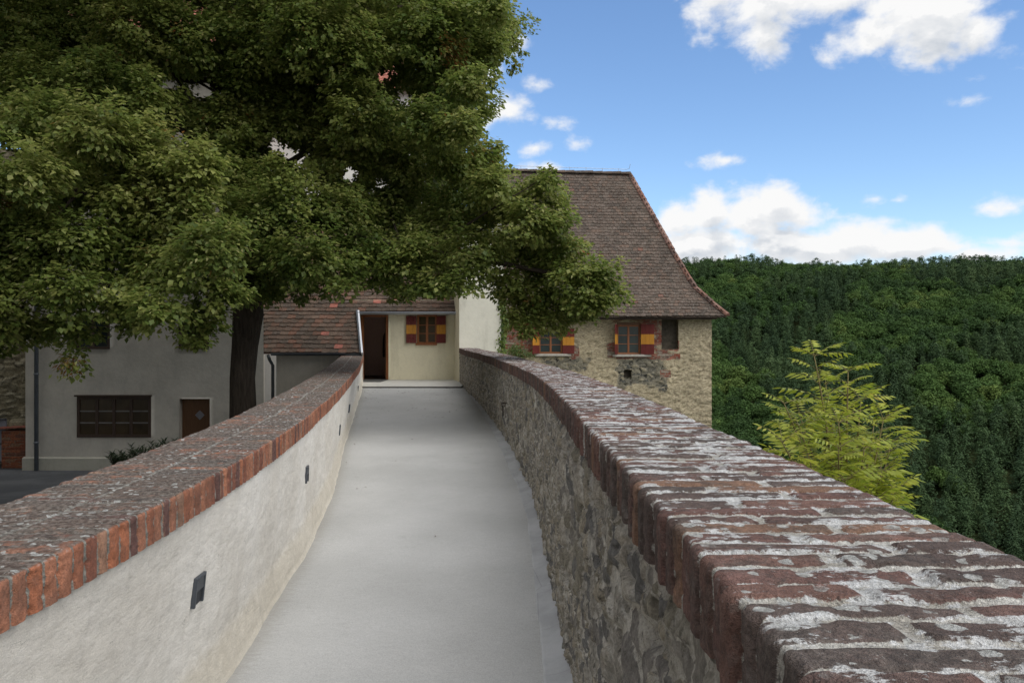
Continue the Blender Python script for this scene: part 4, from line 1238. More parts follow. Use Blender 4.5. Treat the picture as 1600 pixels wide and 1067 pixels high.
M_STONEH = mat_stone_house()
wall_grid('wall', sx0, sx1, -3.6, zev, YS, 0.045, [wL, wR, nich, hole], M_STONEH, sh, stone_fn, 0.012, 9, 0.28)
M_SIDE = mat_rubble('side_rubble', [(0, (0.2, 0.18, 0.13)), (.5, (0.28, 0.25, 0.18)), (.8, (0.14, 0.13, 0.1))], (0.28, 0.25, 0.18), (0.4, 0.36, 0.26))
mb = MB(); mb.box(sx1 - .4, sx1 - .01, YS + 0.03, YS + 9.5, -6, zev); mb.box(sx0, sx0 + .3, YS + .03, YS + 9.5, -3, zev); mb.box(sx0 + .3, sx1 - .4, YS + 9.2, YS + 9.5, -6, zev)
mb.build('side_walls', M_STONEH, sh)
MB().box(sx0 + .31, sx1 - .42, YS + 0.29, YS + 0.35, -3, zev - .01).build('niche_back', mat_simple('dark_stone', (0.085, 0.072, 0.055), .95, .1, 0, .35, 9), sh)  # dark brown-grey back behind the niche and wall hole
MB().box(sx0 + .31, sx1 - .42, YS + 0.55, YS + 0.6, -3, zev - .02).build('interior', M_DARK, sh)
for (q, lab) in ((wL, None), (wR, None)):
    z1q = q[3] if q is wL else Zp(507, YS)
    wn = window(sh, q[0], q[1], q[2], z1q, YS + 0.10, 2, 3, 0.06, M_ORWOOD, M_GLASS)
    MB().box(q[0] - 0.16, q[1] + (0.35 if q is wR else 0.3), YS - 0.09, YS + 0.10, q[2] - 0.09, q[2] - 0.003, b=.012).build('sill', M_SILL, wn)
# arched brick lintel and tympanum above the right window
mb = MB(); ac = (wR[0] + wR[1]) / 2 - 0.02; hw = (wR[1] - wR[0]) / 2 + 0.06
zA = Zp(507, YS)
mb.box(wR[0] + .002, wR[1] - .002, YS + 0.06, YS + 0.2, zA + .002, wR[3] + 0.0)
mb.build('tympanum', M_DOORWOOD, sh)
mb = MB(); rr = random.Random(5)
for k in range(17):
    t = -0.62 + 1.24 * k / 16; R_ = 0.82
    cx_, cz_ = ac + R_ * math.sin(t), wR[3] - 0.60 + R_ * math.cos(t) * 0.92
    u = (math.cos(t), -math.sin(t)); w_ = (math.sin(t), math.cos(t)); hh = 0.06; ww = 0.026
    y0_ = YS - 0.03 - rr.uniform(0, .01)
    vs = [(cx_ + i * ww * u[0] + j * hh * w_[0], yy, cz_ + i * ww * u[1] + j * hh * w_[1]) for yy in (y0_, YS + .1) for i, j in ((-1, -1), (1, -1), (1, 1), (-1, 1))]
    mb.add(vs, [(0, 1, 2, 3), (0, 4, 5, 1), (1, 5, 6, 2), (2, 6, 7, 3), (3, 7, 4, 0)], rr.random())
mb.build('brick_arch', mat_tiles('arch_brick', [(0, (0.19, 0.105, 0.065)), (.4, (0.15, 0.09, 0.06)), (.7, (0.22, 0.14, 0.09))], .2, .3), sh)
zs0, zs1 = wR[2] + 0.0, Zp(507, YS)
shutter(sh, wR[1] + .003, wR[1] + 0.47, zs0, zs1 + .02, YS - 0.03, None, 'l', -0.32)
shutter(sh, wR[0] - 0.45, wR[0] - .003, zs0, zs1 + .02, YS - 0.03, None, 'r', 1.28)
zs0, zs1 = wL[2] + 0.0, wL[3]
shutter(sh, wL[1] + .003, wL[1] + 0.42, zs0, zs1, YS - 0.03, None, 'l', -0.28)
shutter(sh, wL[0] - 0.42, wL[0] - .003, zs0, zs1, YS - 0.03, None, 'r', 0.98)
# roof
def PP(px, py, Y): return Vector(P(px, py, Y))
hip = [PP(1136, 493.5, 27.45), PP(1112, 473, 27.95), PP(1085, 449, 28.6), PP(1050, 391, 29.85), PP(1016, 330, 31.2), PP(984, 273, 32.5)]
lft = [Vector((-1.3, h.y, h.z + 0.0)) for h in hip]
ridge_z = hip[-1].z
lft[-1].z += 0.15
roof_tiles('roof', lft, hip, 0.165, 0.185, 0.026, M_TILE, sh, 12, 1.25)
# hip end (facing right) and rear slope
yc = 32.5
hipb = [Vector((h.x, 2 * yc - h.y + 0.6, h.z)) for h in hip]
roof_tiles('hip_end', hip, hipb, 0.2, 0.2, 0.02, M_TILE, sh, 13, 1.0)
mb = MB()
for i in range(len(hip) - 1):
    mb.add([hipb[i], Vector((-1.3, hipb[i].y, hipb[i].z)), Vector((-1.3, hipb[i + 1].y, hipb[i + 1].z)), hipb[i + 1]], [(0, 1, 2, 3)])
mb.build('rear_slope', M_TILE, sh)
half_tiles('hip_tiles', [h + Vector((0.0, 0, 0.035)) for h in hip], 0.105, 0.30, M_HIPT, sh, 2)
half_tiles('ridge_tiles', [hip[-1] + Vector((0, 0, .03)), lft[-1] + Vector((0, 0, .03))], 0.13, 0.36, M_TILE, sh, 3)
MB().box(-0.9, hip[0].x - .3, 27.62, 27.98, hip[0].z - 0.10, hip[0].z - 0.05).build('eave_board', M_DKWOOD, sh)
# lightning wire along the ridge
mb = MB(); a = lft[-1] + Vector((0, 0, .26)); b = hip[-1] + Vector((-.12, 0, .22))
mb.tube([a, b, b + Vector((0.10, 0, 0.03)), b + Vector((.14, 0, .22))], 0.009, 5)
for k in range(9):
    q = a.lerp(b, (k + .5) / 9); mb.tube([q - Vector((0, 0, .2)), q + Vector((0, 0, .03))], 0.008, 5)
mb.build('lightning_wire', M_ZINC, sh)

# ------------------------------------------------------------------ rubble building and brick pier at the far left
YR = 22.8
rb = empty('rubble_building', (-14.5, YR, 0)); tag(rb, 'rough layered stone building at the left edge beside the downpipe', 'building')
M_RUB2 = mat_rubble('layered_rubble', [(0, (0.21, 0.185, 0.125)), (.3, (0.29, 0.26, 0.18)), (.6, (0.16, 0.145, 0.10)), (.8, (0.35, 0.32, 0.235))], (0.17, 0.15, 0.105), (0.27, 0.24, 0.17), -0.05)
def rub_fn(X, Z):
    wx = X * 3.6 + (fbm(X * 3, Z * 3, 51, 3) - .5); wz = Z * 11 + (fbm(X * 2, Z * 4, 52, 3) - .5) * 2.4
    f1, f2, cid = worley(wx, wz, 53)
    return sstep(.03, .25, f2 - f1) * (.02 + .06 * cid) - .03, {'sd': f2 - f1, 'rnd': cid}
wall_grid('wall', -20, hx0_ - 0.01, 0.0, 9.0, YR, 0.045, [], M_RUB2, rb, rub_fn, .01, 8)
MB().box(-20, hx0_ - .01, YR + .3, YR + 8, 0, 8.99).build('core', M_RUB2, rb)
bp = empty('brick_pier', (-13.6, 22, 0)); tag(bp, 'low brick pier with tile capping against the left building', 'pier')
px0, px1, yb = Xp(3, 22), hx0_ - 0.012, 22.0
def br_fn(X, Z):
    row = np.floor(Z / 0.085); bxx = X / 0.28 + .5 * (row % 2); col = np.floor(bxx)
    bd = np.minimum(np.minimum(bxx - col, 1 - bxx + col) * .28, np.minimum(Z / .085 - row, 1 - Z / .085 + row) * .085) * 9
    return sstep(.02, .12, bd) * .012, {'sd': bd * 1.2 - .03, 'rnd': _hash(col, row, 5)}
M_PIER = mat_rubble('pier_brick', [(0, (0.20, 0.075, 0.045)), (.4, (0.26, 0.10, 0.055)), (.7, (0.15, 0.07, 0.05)), (.9, (0.22, 0.13, 0.08))], (0.16, 0.12, 0.085), (0.22, 0.17, 0.12), 0.02)
zpt = Zp(672, 22)
wall_grid('brickwork', px0, px1, -.02, zpt, yb, .02, [], M_PIER, bp, br_fn, .002, 3)
MB().box(px0, px1, yb + .013, yb + .75, -.02, zpt - .001).build('core', M_PIER, bp)
mb = MB()
for k in range(4): mb.box(px0 - .35 + k * 0.27, px0 - .35 + k * .27 + .262, yb - .06, yb + .35, zpt + .03 + k * .016, zpt + .075 + k * .016, r=.1 + .2 * k, b=.006)
mb.build('tile_capping', M_TILE3, bp)
mb = MB(); mb.box(px0, px1, yb + .2, yb + .7, zpt, zpt + .28, b=.08); mb.build('mortar_shoulder', M_RUB2, bp)
# garage-like steel gate leaf showing at the very edge
gt = empty('steel_gate', (-15, 22.2, 0)); tag(gt, 'pale grey steel gate with dark rails cut by the left edge beside the brick pier', 'gate')
mb = MB(); mb.box(-16.5, px0 - .03, 22.25, 22.28, .1, 1.35); mb.build('panel', mat_simple('grey_gate_paint', (0.20, 0.22, 0.26), .5), gt)
mb = MB()
for zz in (.12, .62, 1.3): mb.box(-16.5, px0 - .03, 22.2, 22.249, zz, zz + .05, b=.006)
mb.build('rails', M_ZDARK, gt)

# ------------------------------------------------------------------ unseen castle range added left and behind to keep light off the courtyard
cr = empty('shading_castle_range', (-25, 2, 0)); tag(cr, 'unseen white castle range added to shade the courtyard, beyond the left edge of view', 'building')
mb = MB(); mb.box(-32, -20.5, -20, 30, -.05, 13.5); mb.box(-20.49, -6.0, -20, -7.5, -.05, 13.45); mb.build('walls', M_HOUSE, cr)
mb = MB(); mb.prism([(-33, 13.4), (-19.9, 13.4), (-26.4, 19)], -20.5, 30.5); mb.build('roof', M_TILE3, cr)
mb = MB(); mb.add([(-20.0, -7.0, 13.4), (-5.5, -7.0, 13.4), (-5.5, -20.5, 13.4), (-20, -20.5, 13.4), (-26, -13.7, 18.8), (-5.5, -13.7, 18.8)], [(0, 1, 5, 4), (1, 2, 5), (2, 3, 4, 5)]); mb.build('roof', M_TILE3, cr)
for zz in (1.2, 5.2, 9.2):
    for k in range(5):
        yy = -4 + k * 5; f_ = MB().box(-20.499, -20.46, yy, yy + 1.1, zz, zz + 1.6); fo = f_.build('window', M_DKWOOD, cr)
        MB().box(-20.459, -20.45, yy + .08, yy + .52, zz + .08, zz + 1.52).box(-20.459, -20.45, yy + .58, yy + 1.02, zz + .08, zz + 1.52).build('pane', M_GLASS, fo)
# ================================================================== ground and valley
def ground_z(x, y):
    x = np.asarray(x, float); y = np.asarray(y, float)
    d = np.maximum(x - 1.7 + 0.0 * y, (y - 48) * 0.8)
    d = np.maximum(d, 0)
    fall = -np.minimum(d * 0.62 + 1.2 * (1 - np.exp(-d / 1.2)), 62 + 0 * d)
    fall = fall - 4 * (1 - np.exp(-np.maximum(d - 60, 0) / 60))
    u = x * 0.40 + y * 0.917
    w = -x * 0.917 + y * 0.40
    rise = sstep(150, 520, u) * 107 + (fbm(x / 130, y / 130, 201, 4) - .5) * 16 * sstep(140, 330, u)
    rise = rise - sstep(520, 900, u) * 25
    spur = 7 * np.exp(-((x - 262) / 55) ** 2 - ((y - 345) / 90) ** 2)
    rise = rise * (1 - .055 * sstep(110, 260, x))
    return fall + rise + spur + (fbm(x / 14, y / 14, 203, 3) - .5) * 2.2 * sstep(3, 12, d)


def terrain():
    xs = np.concatenate([np.linspace(-1200, -60, 20)[:-1], np.linspace(-60, 40, 90)[:-1], np.linspace(40, 420, 96)[:-1], np.linspace(420, 1600, 24)])
    ys = np.concatenate([np.linspace(-300, -20, 12)[:-1], np.linspace(-20, 60, 70)[:-1], np.linspace(60, 640, 120)[:-1], np.linspace(640, 2400, 26)])
    X, Y = np.meshgrid(xs, ys, indexing='ij')
    Z = ground_z(X, Y)
    m = NT('forest_floor', 1.0, 0.05); o = m.obj()
    c = m.mix(m.step(m.noise(o, .35, 6, .7), .4, .6), (0.020, 0.030, 0.012), (0.045, 0.055, 0.022))
    sep = m.new('ShaderNodeSeparateXYZ'); m.l.new(o, sep.inputs[0])
    cg = m.mix(m.step(m.noise(o, 30, 5, .7), .4, .6), (0.050, 0.052, 0.055), (0.085, 0.088, 0.092))
    yard = m.math('MULTIPLY', m.math('SUBTRACT', 1.0, m.step(sep.outputs[0], 0.8, 1.8)), m.math('SUBTRACT', 1.0, m.step(sep.outputs[1], 44, 50)))
    c = m.mix(yard, c, cg)
    m.color(c); m.bump(m.noise(o, 40, 4, .7), .5, .02)
    o_ = np_mesh('terrain', np.stack([X, Y, Z], -1).reshape(-1, 3), grid_quads(len(xs), len(ys)), None, m.m, None, True)
    tag(o_, kind='structure')


terrain()
M_ASPH = NT('asphalt', 0.95, 0.2); o = M_ASPH.obj()
c = M_ASPH.mix(M_ASPH.step(M_ASPH.noise(o, 0.8, 6, .6), .35, .65), (0.085, 0.090, 0.098), (0.125, 0.130, 0.138))
c = M_ASPH.mix(M_ASPH.math('MULTIPLY', M_ASPH.step(M_ASPH.noise(o, 90, 2, .8), .6, .7), .6), c, (0.2, 0.2, 0.2))
M_ASPH.color(M_ASPH.mul(c, M_ASPH.rng(M_ASPH.noise(o, 140, 2, .8), .3, .7, .7, 1.3))); M_ASPH.bump(M_ASPH.noise(o, 140, 2, .8), .6, .006)
xs = np.linspace(-40, -1.9, 60); ys = np.linspace(-8, 21.7, 60); X, Y = np.meshgrid(xs, ys, indexing='ij')
tag(np_mesh('courtyard', np.stack([X, Y, 0.02 + (fbm(X / 2, Y / 2, 9, 3) - .5) * .02], -1).reshape(-1, 3), grid_quads(60, 60), None, M_ASPH.m, None, True), kind='structure')


# ================================================================== foliage
def leaf_mesh(cen, nrm, axis, ln, wd, fold=0.18):
    """two-triangle leaves folded along the midrib; cen base points, axis = direction of the midrib"""
    axis = axis / np.linalg.norm(axis, axis=1)[:, None]
    side = np.cross(nrm, axis); side /= (np.linalg.norm(side, axis=1)[:, None] + 1e-9)
    up = np.cross(axis, side)
    ln = ln[:, None]; wd = wd[:, None]
    v0 = cen; v2 = cen + axis * ln
    mid = cen + axis * ln * 0.42
    v1 = mid + side * wd * 0.5 + up * wd * fold; v3 = mid - side * wd * 0.5 + up * wd * fold
    V = np.stack([v0, v1, v2, v3], 1).reshape(-1, 3)
    n = len(cen); b = np.arange(n) * 4
    T = np.stack([np.stack([b, b + 2, b + 1], 1), np.stack([b, b + 3, b + 2], 1)], 1).reshape(-1, 3)
    return V, T


def spray_leaves(centers, radii, outs, r, per, size, droop=0.5, flat=0.68):
    """leaves gathered in flattened drooping sprays round the given centres"""
    n = len(centers)
    c = np.repeat(centers, per, 0); R = np.repeat(radii, per)[:, None]; O = np.repeat(outs, per, 0)
    p = r.normal(size=(n * per, 3)); p /= np.linalg.norm(p, axis=1)[:, None]; p *= r.random((n * per, 1)) ** 0.45
    p[:, 2] *= flat
    pos = c + p * R
    pos[:, 2] -= droop * R[:, 0] * (p[:, 0] ** 2 + p[:, 1] ** 2) * 0.6
    nr = np.array([0, 0, 1.0]) + O * 0.55 + r.normal(size=(n * per, 3)) * 0.42
    nr /= np.linalg.norm(nr, axis=1)[:, None]
    ax = p + O * 0.6 + r.normal(size=(n * per, 3)) * 0.5; ax[:, 2] -= 0.55
    ax -= nr * (ax * nr).sum(1)[:, None] * 0.8
    ln = size * r.uniform(0.7, 1.3, n * per)
    return pos, nr, ax, ln


M_LEAF = mat_leaf('linden_leaves', [(0, (0.064, 0.107, 0.023)), (0.35, (0.118, 0.163, 0.036)), (0.62, (0.192, 0.228, 0.055)), (0.80, (0.269, 0.281, 0.085)), (0.90, (0.420, 0.420, 0.182)), (0.965, (0.192, 0.147, 0.039)), (1.0, (0.243, 0.074, 0.023))], 0.5)
M_BARK = mat_bark('linden_bark')


def big_tree():
    r = np.random.default_rng(42)
    root = empty('linden_tree', (-5.1, 15.0, 0)); tag(root, 'huge linden with dark trunk and dense spreading crown hiding the white house', 'tree')
    # clumps surveyed as (px, py, distance, radius px)
    C = []
    front = [(60, 190, 55), (150, 205, 60), (235, 225, 55), (290, 260, 55), (40, 270, 60), (120, 290, 65), (210, 310, 65), (290, 330, 60), (330, 390, 55), (30, 350, 62), (110, 380, 60), (190, 400, 60), (270, 420, 55),
             (340, 450, 40), (30, 430, 55), (110, 455, 50), (190, 470, 45), (250, 480, 40), (70, 505, 35), (20, 520, 30), (130, 520, 26), (112, 562, 17), (320, 500, 32), (310, 530, 18), (210, 495, 26), (-40, 480, 60), (-60, 380, 70), (-50, 260, 70), (-130, 330, 80), (-20, 540, 22)]
    for x, y, q in front: C.append((x, y, 11.2 + r.uniform(-.7, 1.0), q, 1.0))
    mid = [(40, 40, 70), (130, 60, 70), (220, 40, 75), (300, 60, 55), (60, 120, 55), (160, 130, 55), (230, 150, 45), (410, 50, 70), (500, 40, 75), (590, 50, 70), (660, 50, 70), (730, 30, 60), (755, 70, 34), (768, 10, 32),
           (420, 140, 60), (500, 130, 60), (570, 170, 55), (560, 90, 50), (700, 110, 55), (735, 130, 36), (680, 190, 50), (720, 200, 34), (400, 220, 50), (385, 290, 45), (530, 240, 45), (650, 250, 52), (715, 260, 45), (760, 245, 30), (770, 290, 32),
           (385, 350, 50), (400, 430, 38), (365, 300, 50), (350, 200, 45), (375, 80, 50), (370, 130, 36), (345, 265, 40), (420, 452, 20), (470, 446, 20), (540, 444, 18), (380, 455, 24), (440, 320, 55), (520, 330, 55), (600, 340, 55), (400, 380, 50), (480, 400, 55), (560, 400, 50), (640, 400, 50), (700, 340, 50), (690, 420, 42), (430, 430, 34), (520, 425, 34), (600, 428, 28), (625, 452, 20), (655, 444, 22), (720, 438, 20), (690, 440, 22),
           (750, 330, 45), (790, 320, 40), (740, 390, 45), (800, 375, 46), (460, 255, 30), (590, 225, 28)]
    for x, y, q in mid: C.append((x, y, 14.0 + r.uniform(-1.6, 1.2), q, 1.0))
    for x, y, q in [(265, 158, 42), (310, 175, 42), (350, 165, 46), (415, 185, 48), (455, 195, 45), (350, 105, 42), (310, 205, 40), (500, 215, 42), (250, 100, 46), (620, 200, 44), (560, 260, 40), (610, 110, 40), (635, 300, 42), (460, 270, 34)]: C.append((x, y, 14.6 + r.uniform(-.5, .8), q, .8))
    right = [(845, 300, 34), (862, 350, 38), (820, 345, 36), (840, 400, 42), (885, 395, 34), (905, 430, 36), (938, 430, 32), (955, 455, 22), (925, 470, 30), (880, 470, 34), (835, 460, 38), (800, 430, 36), (868, 500, 20), (840, 492, 22), (812, 497, 18), (900, 490, 20), (850, 278, 16), (825, 512, 12)]
    for x, y, q in right: C.append((x, y, 13.2 + r.uniform(-.8, .8), q, 1.0))
    # rear layer, thinner
    for i in range(95):
        x = r.uniform(-250, 740); y = r.uniform(-60, 400)
        if min(math.hypot(x - gx, y - gy) / gr for gx, gy, gr in ((322, 135, 40), (8, 235, 30), (282, 212, 22), (465, 245, 28), (632, 152, 28), (590, 285, 20))) < 1: continue
        C.append((x, y, 16.6 + r.uniform(-.8, 1.6), 60, 0.7))
    holes = [(322, 135, 20), (8, 238, 14), (280, 212, 8), (464, 243, 12), (632, 152, 10), (592, 285, 7), (600, 118, 8), (335, 60, 5), (110, 20, 6), (258, 130, 10), (340, 325, 10), (430, 225, 10), (545, 270, 12)]
    cl = []
    for (x, y, Y, q, w) in C:
        c = np.array(P(x, y, Y)); cl.append((c, q / F * Y, w))
    # out-of-frame upper and left crown
    for i in range(95):
        th = r.uniform(0, 2 * math.pi); rr = 6.4 * math.sqrt(r.random()); z = 10.6 + r.uniform(-0.4, 4.5)
        k = 1 - max(0, (z - 10)) / 8
        c = np.array([-5.6 + rr * math.cos(th) * 1.05 * k, 15 + rr * .85 * math.sin(th) * k, z]); cl.append((c, 0.85, 0.8))
    for i in range(45):
        c = np.array([r.uniform(-15, -10.5), r.uniform(9.5, 17), r.uniform(4, 11)]); cl.append((c, 0.85, 0.7))
    sc = []; sr = []; so = []
    tc = np.array([-5.3, 15.2, 7.0])
    for c, rad, w in cl:
        n = max(8, int(118 * w * (rad / 0.65) ** 2))
        d = r.normal(size=(n, 3)); d[:, 2] = d[:, 2] * .8 + 0.10; d /= np.linalg.norm(d, axis=1)[:, None]
        q = c + d * rad * r.uniform(0.3, 1.2, (n, 1)) ** 0.85 * np.array([1, 1, 0.92])
        sc.append(q); so.append(d); sr.append(r.uniform(0.13, 0.24, n))
    sc = np.concatenate(sc); so = np.concatenate(so); sr = np.concatenate(sr)
    # natural windows through the crown
    px = 800 + sc[:, 0] / sc[:, 1] * F; py = 533 - (sc[:, 2] - EYE) / sc[:, 1] * F
    ok = np.ones(len(sc), bool)
    for gx, gy, gr in holes: ok &= np.hypot(px - gx, (py - gy) * 1.2) > gr + 9
    sc, so, sr = sc[ok], so[ok], sr[ok]
    per = 34
    pos, nr, ax, ln = spray_leaves(sc, sr, so, r, per, 0.080)
    tone = np.repeat(r.normal(0, 0.10, len(sc)), per) + (fbm(pos[:, 0] * .8, pos[:, 2] * .8, 5, 3) - .5) * 0.5
    rv = np.clip(0.50 + tone + r.normal(0, .13, len(pos)), 0.0, 0.78)
    rv = np.clip(rv + .12 * sstep(-1.5, .8, pos[:, 0]) + .06 * sstep(12.8, 11.0, pos[:, 1]), 0, .78)
    k = r.random(len(pos)); rv = np.where(k > 0.93, r.uniform(.80, .94, len(pos)), rv)
    rust = np.repeat(r.random(len(sc)) > 0.988, per); rv = np.where(rust & (r.random(len(pos)) > .4), r.uniform(.93, 1.0, len(pos)), rv)
    # one hanging brown bunch low on the left and a rusty bunch in the upper right
    for (bx, by, bY, br) in ((111, 566, 11.2, .17), (712, 98, 14, .25), (20, 320, 11.2, .2)):
        q = np.array(P(bx, by, bY)); m = (np.linalg.norm((pos - q)[:, [0, 2]], axis=1) < br) & (abs(pos[:, 1] - bY) < 1.6); rv = np.where(m & (r.random(len(pos)) > .3), r.uniform(.95, 1.0, len(pos)), rv)
    wd = ln * np.where(rv > .79, .38, .82)
    V, T = leaf_mesh(pos, nr, ax, ln, wd)
    np_mesh('crown', V, None, T, M_LEAF, root, False, None, {'rnd': np.repeat(rv, 2)})
    print('linden leaves', len(pos))
    # trunk and limbs
    mb = MB()
    def pt(x, y, Y): return Vector(P(x, y, Y))
    tr = [(-5.05, 15.0, -0.3), (-5.03, 15, 0.6), pt(380, 640, 15), pt(379, 590, 15), pt(383, 540, 15), pt(388, 490, 15), pt(390, 440, 15), pt(388, 370, 15), pt(384, 290, 15), pt(378, 200, 15), pt(372, 110, 15), pt(368, 20, 15.1), pt(372, -90, 15.2), pt(366, -200, 15.3)]
    rad = [.42, .31, .245, .230, .240, .28, .24, .22, .19, .17, .15, .12, .08, .04]
    mb.tube(tr, rad, 18)
    rr = random.Random(9)
    def limb(pts, r0, r1=0.02, n=9):
        P_ = [Vector(p) for p in pts]; out = []
        for i in range(len(P_) - 1):
            for k in range(4): out.append(P_[i].lerp(P_[i + 1], k / 4) + Vector((rr.uniform(-1, 1), rr.uniform(-1, 1), rr.uniform(-1, 1))) * .045 * (1 if (i or k) else 0))
        out.append(P_[-1]); m = len(out)
        mb.tube(out, [r0 + (r1 - r0) * (i / (m - 1)) ** .8 for i in range(m)], n)
        return out
    limbs = [[pt(387, 385, 15), pt(350, 330, 14.6), pt(300, 215, 14.2), pt(275, 190, 14), pt(240, 120, 13.6)],
             [pt(372, 150, 15), pt(330, 128, 14.7), pt(285, 122, 14.3), pt(230, 80, 14)],
             [pt(386, 300, 15), pt(430, 270, 15), pt(480, 235, 15), pt(540, 195, 14.6), pt(620, 150, 14.4)],
             [pt(380, 180, 15), pt(440, 50, 14.8), pt(520, -30, 14.6)],
             [pt(389, 440, 15), pt(460, 400, 14.5), pt(560, 370, 14), pt(700, 400, 13.6), pt(850, 420, 13.3), pt(925, 445, 13.2)],
             [pt(389, 450, 15), pt(340, 420, 13.8), pt(240, 360, 12.5), pt(120, 300, 11.6), pt(20, 260, 11.2)],
             [pt(388, 430, 15), pt(300, 455, 12.9), pt(160, 440, 11.6), pt(60, 420, 11.2)],
             [pt(385, 250, 15), pt(300, 60, 16), pt(180, 0, 16.4)],
             [pt(380, 200, 15), pt(560, 20, 15.4), pt(700, 0, 15)],
             [pt(388, 400, 15), pt(520, 330, 16), pt(640, 290, 16.4), pt(740, 300, 15.6), pt(800, 330, 14)],
             [pt(378, 190, 15), pt(376, 100, 16.2), pt(330, 20, 17)]]
    r0s = [.10, .085, .10, .085, .11, .11, .09, .08, .09, .09, .08]
    allp = []
    for l, r0 in zip(limbs, r0s):
        o_ = limb(l, r0); allp += o_[5:]
    for k in range(90):
        p = rr.choice(allp); c, rad_, w = rr.choice(cl[:150])
        c = Vector(c)
        if (c - p).length > 2.6 or (c - p).length < .3: continue
        md = p.lerp(c, .5) + Vector((0, 0, rr.uniform(.0, .25)))
        mb.tube([p, md, c], [.028, .018, .006], 5)
    mb.build('trunk', M_BARK, root, True)
    # burrs at the foot-high part
    return root


big_tree()


# ---- shrubs: oleander like plants by the house
def lance_shrub(root, base, h, spread, stems, mat, seed, leaf=.13, width=.028):
    r = np.random.default_rng(seed); mb = MB(); cen = []; ax = []; nr = []
    for i in range(stems):
        a = r.uniform(0, 6.28); t = r.uniform(.3, 1) * spread
        tip = np.array([base[0] + math.cos(a) * t, base[1] + math.sin(a) * t * .6, base[2] + h * r.uniform(.6, 1.0)])
        b = np.array([base[0] + math.cos(a) * t * .15, base[1] + math.sin(a) * t * .1, base[2]])
        md = (b + tip) / 2 + np.array([0, 0, h * .1])
        mb.tube([b, md, tip], [.014, .01, .004], 5)
        for k in range(34):
            u = 0.25 + .75 * k / 34; p = (1 - u) ** 2 * b + 2 * u * (1 - u) * md + u * u * tip
            an = k * 2.4; d = np.array([math.cos(an), math.sin(an), r.uniform(.3, 1.1)])
            cen.append(p); ax.append(d); nr.append(np.array([-math.cos(an) * .6, -math.sin(an) * .6, 1.0]) + r.normal(size=3) * .2)
    cen = np.array(cen); ax = np.array(ax); nr = np.array(nr); nr -= ax * ((nr * ax).sum(1) / (ax * ax).sum(1))[:, None]
    n = len(cen); V, T = leaf_mesh(cen, nr, ax, leaf * r.uniform(.7, 1.2, n), np.full(n, width))
    np_mesh('foliage', V, None, T, mat, root, False, None, {'rnd': np.repeat(np.clip(r.normal(.4, .2, n), 0, .8), 2)})
    mb.build('stem', M_BARK, root, True)


M_OLE = mat_leaf('oleander_leaves', [(0, (0.025, 0.045, 0.022)), (.5, (0.05, 0.075, 0.035)), (1, (0.09, 0.11, 0.05))], .15)
for i, (px, py, Y, h, sp, lab) in enumerate([(196, 738, 19.6, .75, .55, 'low dark narrow-leaved shrub by the wide window, left one of three beside the coping'),
                                             (232, 735, 19.2, 1.0, .45, 'dark narrow-leaved shrub below the right end of the wide window'),
                                             (262, 735, 19.0, 1.15, .4, 'tallest narrow-leaved shrub of three, nearest the small brown door')]):
    b = (Xp(px, Y), Y, 0.05); o_ = empty('oleander_shrub', b); tag(o_, lab, 'shrub', 'shrubs in front of the white house')
    lance_shrub(o_, b, h, sp, 26, M_OLE, 300 + i, .16, .036)

# ---- small fallen leaves and grit on the path, thickest by the step
r_ = np.random.default_rng(15); n = 150
yy = 20.3 - r_.exponential(2.6, n); yy = np.where(yy < 1.5, r_.uniform(2, 20, n), yy)
xl = curve(T_LB, yy, .7) + .05; xr = curve(T_RB, yy, .7) - .15; xx = xl + (xr - xl) * r_.random(n); zz = EYE - curve(T_HF, yy, 1.2) + .008
a_ = r_.uniform(0, 6.28, n); V, T = leaf_mesh(np.stack([xx, yy, zz], 1), np.tile([0, 0, 1.0], (n, 1)) + r_.normal(0, .15, (n, 3)), np.stack([np.cos(a_), np.sin(a_), 0 * a_], 1), r_.uniform(.015, .045, n), r_.uniform(.01, .025, n), .2)
tag(np_mesh('fallen_leaves', V, None, T, mat_simple('dry_leaf', (0.09, 0.065, 0.035), .8), None), 'tiny dry leaves and grit scattered on the pale path', 'leaves', None, 'stuff')

# ---- climbing plant on the edge of the plaster tower and bush at its foot
M_IVY = mat_leaf('climber_leaves', [(0, (0.05, 0.09, 0.015)), (.5, (0.10, 0.16, 0.025)), (1, (0.20, 0.24, 0.05))], .35)
r_ = np.random.default_rng(5)
o_ = empty('climbing_plant', (Xp(786, 22.9), 22.9, 1)); tag(o_, 'narrow light green climber on the right edge of the plaster wall block', 'climbing plant')
n = 1500; zz = r_.uniform(Zp(560, 22.8), Zp(455, 22.8), n); xx = Xp(785.5, 22.8) + r_.normal(0, .055, n) + .05 * np.sin(zz * 5); yy = 22.8 + r_.uniform(-.25, .3, n)
nr = np.stack([r_.normal(.3, .5, n), np.full(n, -.8), r_.normal(.4, .4, n)], 1); ax = np.stack([r_.normal(0, .6, n), r_.normal(-.2, .3, n), np.full(n, -.8)], 1)
V, T = leaf_mesh(np.stack([xx, yy, zz], 1), nr, ax, r_.uniform(.05, .09, n), r_.uniform(.04, .07, n)); np_mesh('foliage', V, None, T, M_IVY, o_, False, None, {'rnd': np.repeat(r_.random(n), 2)})
MB().tube([(Xp(784.5, 22.8), 22.75, -1.5), (Xp(786, 22.8), 22.72, 1), (Xp(784, 22.8), 22.72, 3), (Xp(786, 22.8), 22.72, 5)], [.03, .025, .02, .008], 6).build('stem', M_BARK, o_, True)
M_BUSH = mat_leaf('bush_leaves', [(0, (0.03, 0.055, 0.012)), (.5, (0.06, 0.10, 0.02)), (1, (0.13, 0.17, 0.04))], .3)
bx = (Xp(806, 26.5), 26.5, -.5)
